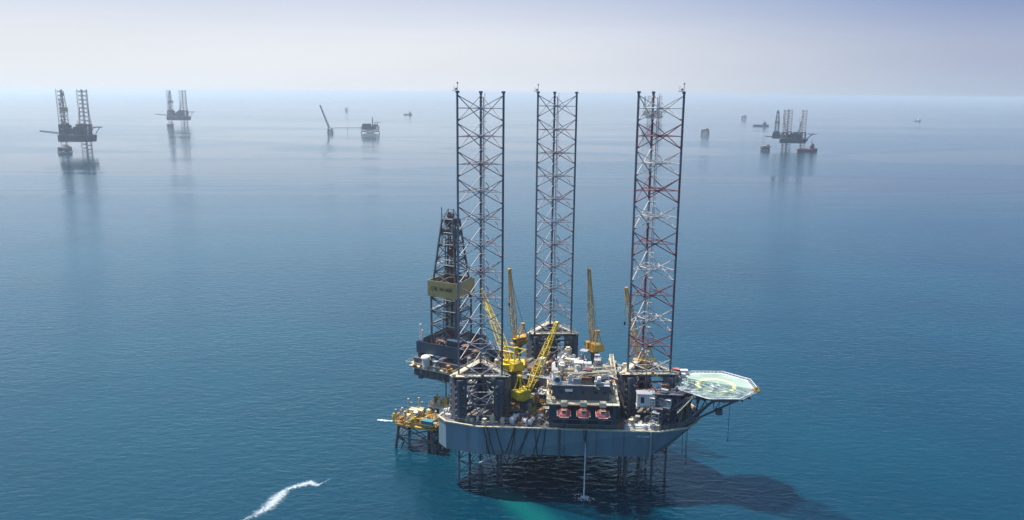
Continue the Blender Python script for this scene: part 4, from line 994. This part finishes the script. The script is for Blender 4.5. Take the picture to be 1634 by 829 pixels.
# ================================================================== far rigs, platforms and vessels
def far_rig(loc, rz, label):
    t = empty('jack_up_rig', loc, rz); tag(t, label, 'drilling rig', 'jack-up drilling rigs on the sea')
    hull_mesh(t, far=True)
    for lx, ly in LEGS: leg(t, lx, ly, 101, [fleg_m], far=True, chord_mat=fleg_m); jack_house(t, lx, ly, far=True)
    derrick(t, -23.4, 1.1, 26.2, far=True)
    m = MB(); m.box((-12, -6, 21.4), (40, 1, 5.4)); m.box((-12, 8, 21.4), (40, 1, 5.4)); m.box((-12, 1, 23.6), (40, 14, .5)); m.build('cantilever', farm_m, t)
    m = MB(); m.box((-23.4, 1.1, 22.5), (15, 15, 11)); m.box((-23.4, 1.1, 29), (10, 10, 2)); m.build('drill_floor', farm_m, t)
    m = MB(); m.box((24, -6, 22.5), (15, 16, 9)); m.box((22, -4, 28), (9, 10, 3)); m.build('living_quarters', farm_m, t)
    m = MB(); m.box((12, 3, 21.5), (14, 18, 7)); m.box((11, 5, 26), (5, 7, 3)); m.build('engine_house', farm_m, t)
    m = MB(); m.prism([(59+11*math.cos(R(a)), 2+11*math.sin(R(a)), 26.4) for a in range(0, 360, 45)], [(59+11*math.cos(R(a)), 2+11*math.sin(R(a)), 27.2) for a in range(0, 360, 45)]); 
    for y in (-5, 8): m.beam((48, y, 19), (60, y, 26.2), .8, .8)
    m.build('helideck', farm_m, t)
    crane(t, (6, -27, 18), 29, 150, 66, 30, fleg_m, far=True, w=1.8)
    crane(t, (30, 14, 18), 27, 165, 82, 24, yel2_m, far=True, w=1.8)
    crane(t, (30, -12, 18), 27, 30, 80, 20, farm_m, far=True, w=1.8)
    m = MB(); m.truss((-8, -26, 20), (-40, -40, 22), 1.6, 1.0, 7, .28, .16); m.build('burner_boom', farm_m, t)
    for c in [q for q in bpy.data.objects if q.parent == t]:
        if c.name.split('.')[0] != 'leg': c.scale = (1, 1, 1.5)
    return t
def rest(px, py): q = at(px, py, z=0); return (q.x, q.y, 0)
fa = far_rig(rest(121, 240), R(-24), 'largest of the hazy distant rigs, at the far left, with rose coloured legs'); fa.scale = (.88, .88, 1)
for (px, py, rz, lb, sc_) in ((283, 200, -28, 'hazy blue rig second from the left, with two legs standing close together', 1.0),
                         (1037, 195, -28, 'faint blue rig seen through the top of the red and white leg', .95),
                         (1253, 237, -31, 'hazy rig at the right whose derrick stands clear of the legs, beside a red vessel', .80)):
    c = copy_tree(fa); c.location = rest(px, py); c.rotation_euler = (0, 0, R(rz)); c.scale = (sc_, sc_, sc_ if sc_ > .9 else .74); c['label'] = lb

def fplat(px, py, label, wx, wy, zd, decks, rz=0, extra=None, mat=farm_m, group='distant fixed platforms'):
    t = jacket_platform(rest(px, py), R(rz), label, wx, wy, zd, mat, farm_m, decks=decks, far=True, group=group)
    top = zd+(decks-1)*3.6
    if extra: extra(t, top)
    return t
def ex_D(t, z):
    m = MB(); m.box((-3, 0, z-3.6), (34, 24, 6.4)); m.box((-8, 0, z+3), (22, 20, 6)); m.box((12, 2, z+2), (14, 18, 4)); m.build('process_module', farm_m, t)
    m = MB(); m.tube((6, 0, z), (6, 0, z+22), 1.3, 6); m.build('exhaust_stack', fleg_m, t)
    m = MB(); m.prism([(18+9*math.cos(R(a)), 9*math.sin(R(a)), z+9) for a in range(0, 360, 45)], [(18+9*math.cos(R(a)), 9*math.sin(R(a)), z+9.8) for a in range(0, 360, 45)]); m.tube((12, 0, z+4), (12, 0, z+9), .8, 5); m.tube((18, 4, z+2), (18, 4, z+9), .8, 5); m.build('helideck', farm_m, t)
fplat(591, 212, 'wide dark production platform right of the leaning flare boom', 46, 30, 10, 3, 10, ex_D)
ft = fplat(527, 212, 'small platform carrying a tall flare boom that leans to the left', 11, 11, 9, 2, 0)
m = MB(); m.truss((-2, 0, 12), (-22, 0, 66), 3.2, 2.0, 9, .55, .32); m.box((-22, 0, 66.5), (3.5, 3.5, 2.5)); m.build('flare_boom', farm_m, ft)
a_ = Vector(rest(527, 212)); b_2 = Vector(rest(577, 212)); m = MB(); zb_ = Vector((0, 0, 13)); m.truss(a_+zb_+(b_2-a_)*.12, b_2+zb_, 1.2, 1.2, 8, .2, .1)
for t_ in (.12, .55): p_ = a_.lerp(b_2, t_); m.tube((p_.x, p_.y, -2), (p_.x, p_.y, 12.4), .35, 6)
br = m.build('footbridge', farm_m); tag(br, 'thin hazy footbridge linking the flare boom platform and the wide production platform', 'footbridge')
def ex_F(t, z): m = MB(); m.box((0, 0, z+1.5), (16, 14, 3)); m.box((4, 0, z+4), (5, 6, 3)); m.build('deck_module', fleg_m, t)
fplat(1125, 214, 'small square platform standing alone between the near leg and the right hand rig', 18, 16, 11, 1, 0, ex_F)
fplat(1187, 189.5, 'faintest square platform further out, up and right of the lone small platform', 17, 16, 12, 1, 0, ex_F)
fplat(553, 177, 'tiny hazy platform beyond the flare boom, near the horizon', 12, 12, 10, 2, 0, ex_F)
fplat(1221, 239, 'low orange wellhead platform under the derrick of the right hand rig', 14, 10, 5, 1, 0, ex_F, mat=org_m, group='wellhead platforms')
fplat(104, 242, 'low brown wellhead platform at the foot of the far left rig', 18, 12, 5, 1, 0, ex_F, mat=rust_m, group='wellhead platforms')
fplat(272, 202, 'low wellhead platform at the foot of the second rig from the left', 14, 10, 5, 1, 0, ex_F, mat=rust_m, group='wellhead platforms')

def vessel(px, py, rz, L_, B_, H_, hm, sm, label, flip=1):
    t = empty('supply_vessel', rest(px, py), R(rz)); tag(t, label, 'ship', 'vessels on the sea')
    pr = [(-.5, .42), (-.48, .5), (.2, .5), (.38, .35), (.47, .12), (.5, 0)]
    out = [(x*L_, y*B_) for x, y in pr]+[(x*L_, -y*B_) for x, y in reversed(pr[:-1])]
    m = MB(); m.prism([(x*.96, y*.9, -.5) for x, y in out], [(x, y, H_+(1.6 if x > .2*L_ else 0)) for x, y in out]); m.build('hull', hm, t)
    m = MB(); m.box((.22*L_, 0, H_+3), (L_*.2, B_*.8, 5)); m.box((.23*L_, 0, H_+6.6), (L_*.14, B_*.7, 2.6)); m.build('deckhouse', sm, t)
    m = MB(); m.box((.26*L_, 0, H_+9), (L_*.10, B_*.6, 2.0)); m.k = 1; m.box((.26*L_+L_*.051, 0, H_+9.1), (.1, B_*.5, 1)); m.build('bridge', [sm, glass_m], t)
    m = MB(); m.tube((.2*L_, 0, H_+9), (.2*L_, 0, H_+17), .5, 5); m.tube((.2*L_, -2, H_+13), (.2*L_, 2, H_+13), .25, 4); m.build('mast', sm, t)
    m = MB(); m.box((-.2*L_, 0, H_+.7), (L_*.4, B_*.5, 1.2)); m.build('deck_cargo', sm, t)
vessel(1288, 241, -12, 36, 12, 4, vred_m, vred_m, 'dark red supply vessel lying at the foot of the right hand rig')
vessel(1214, 201, -12, 52, 12, 4, farm_m, farm_m, 'dark blue vessel far out, left of the right hand derrick')
vessel(651, 183, -6, 40, 11, 4, farm_m, farm_m, 'small hazy vessel right of the production platform')
vessel(1464, 193, 5, 30, 9, 3, gry_m, wht_m, 'tiny pale boat alone on the right side of the sea')
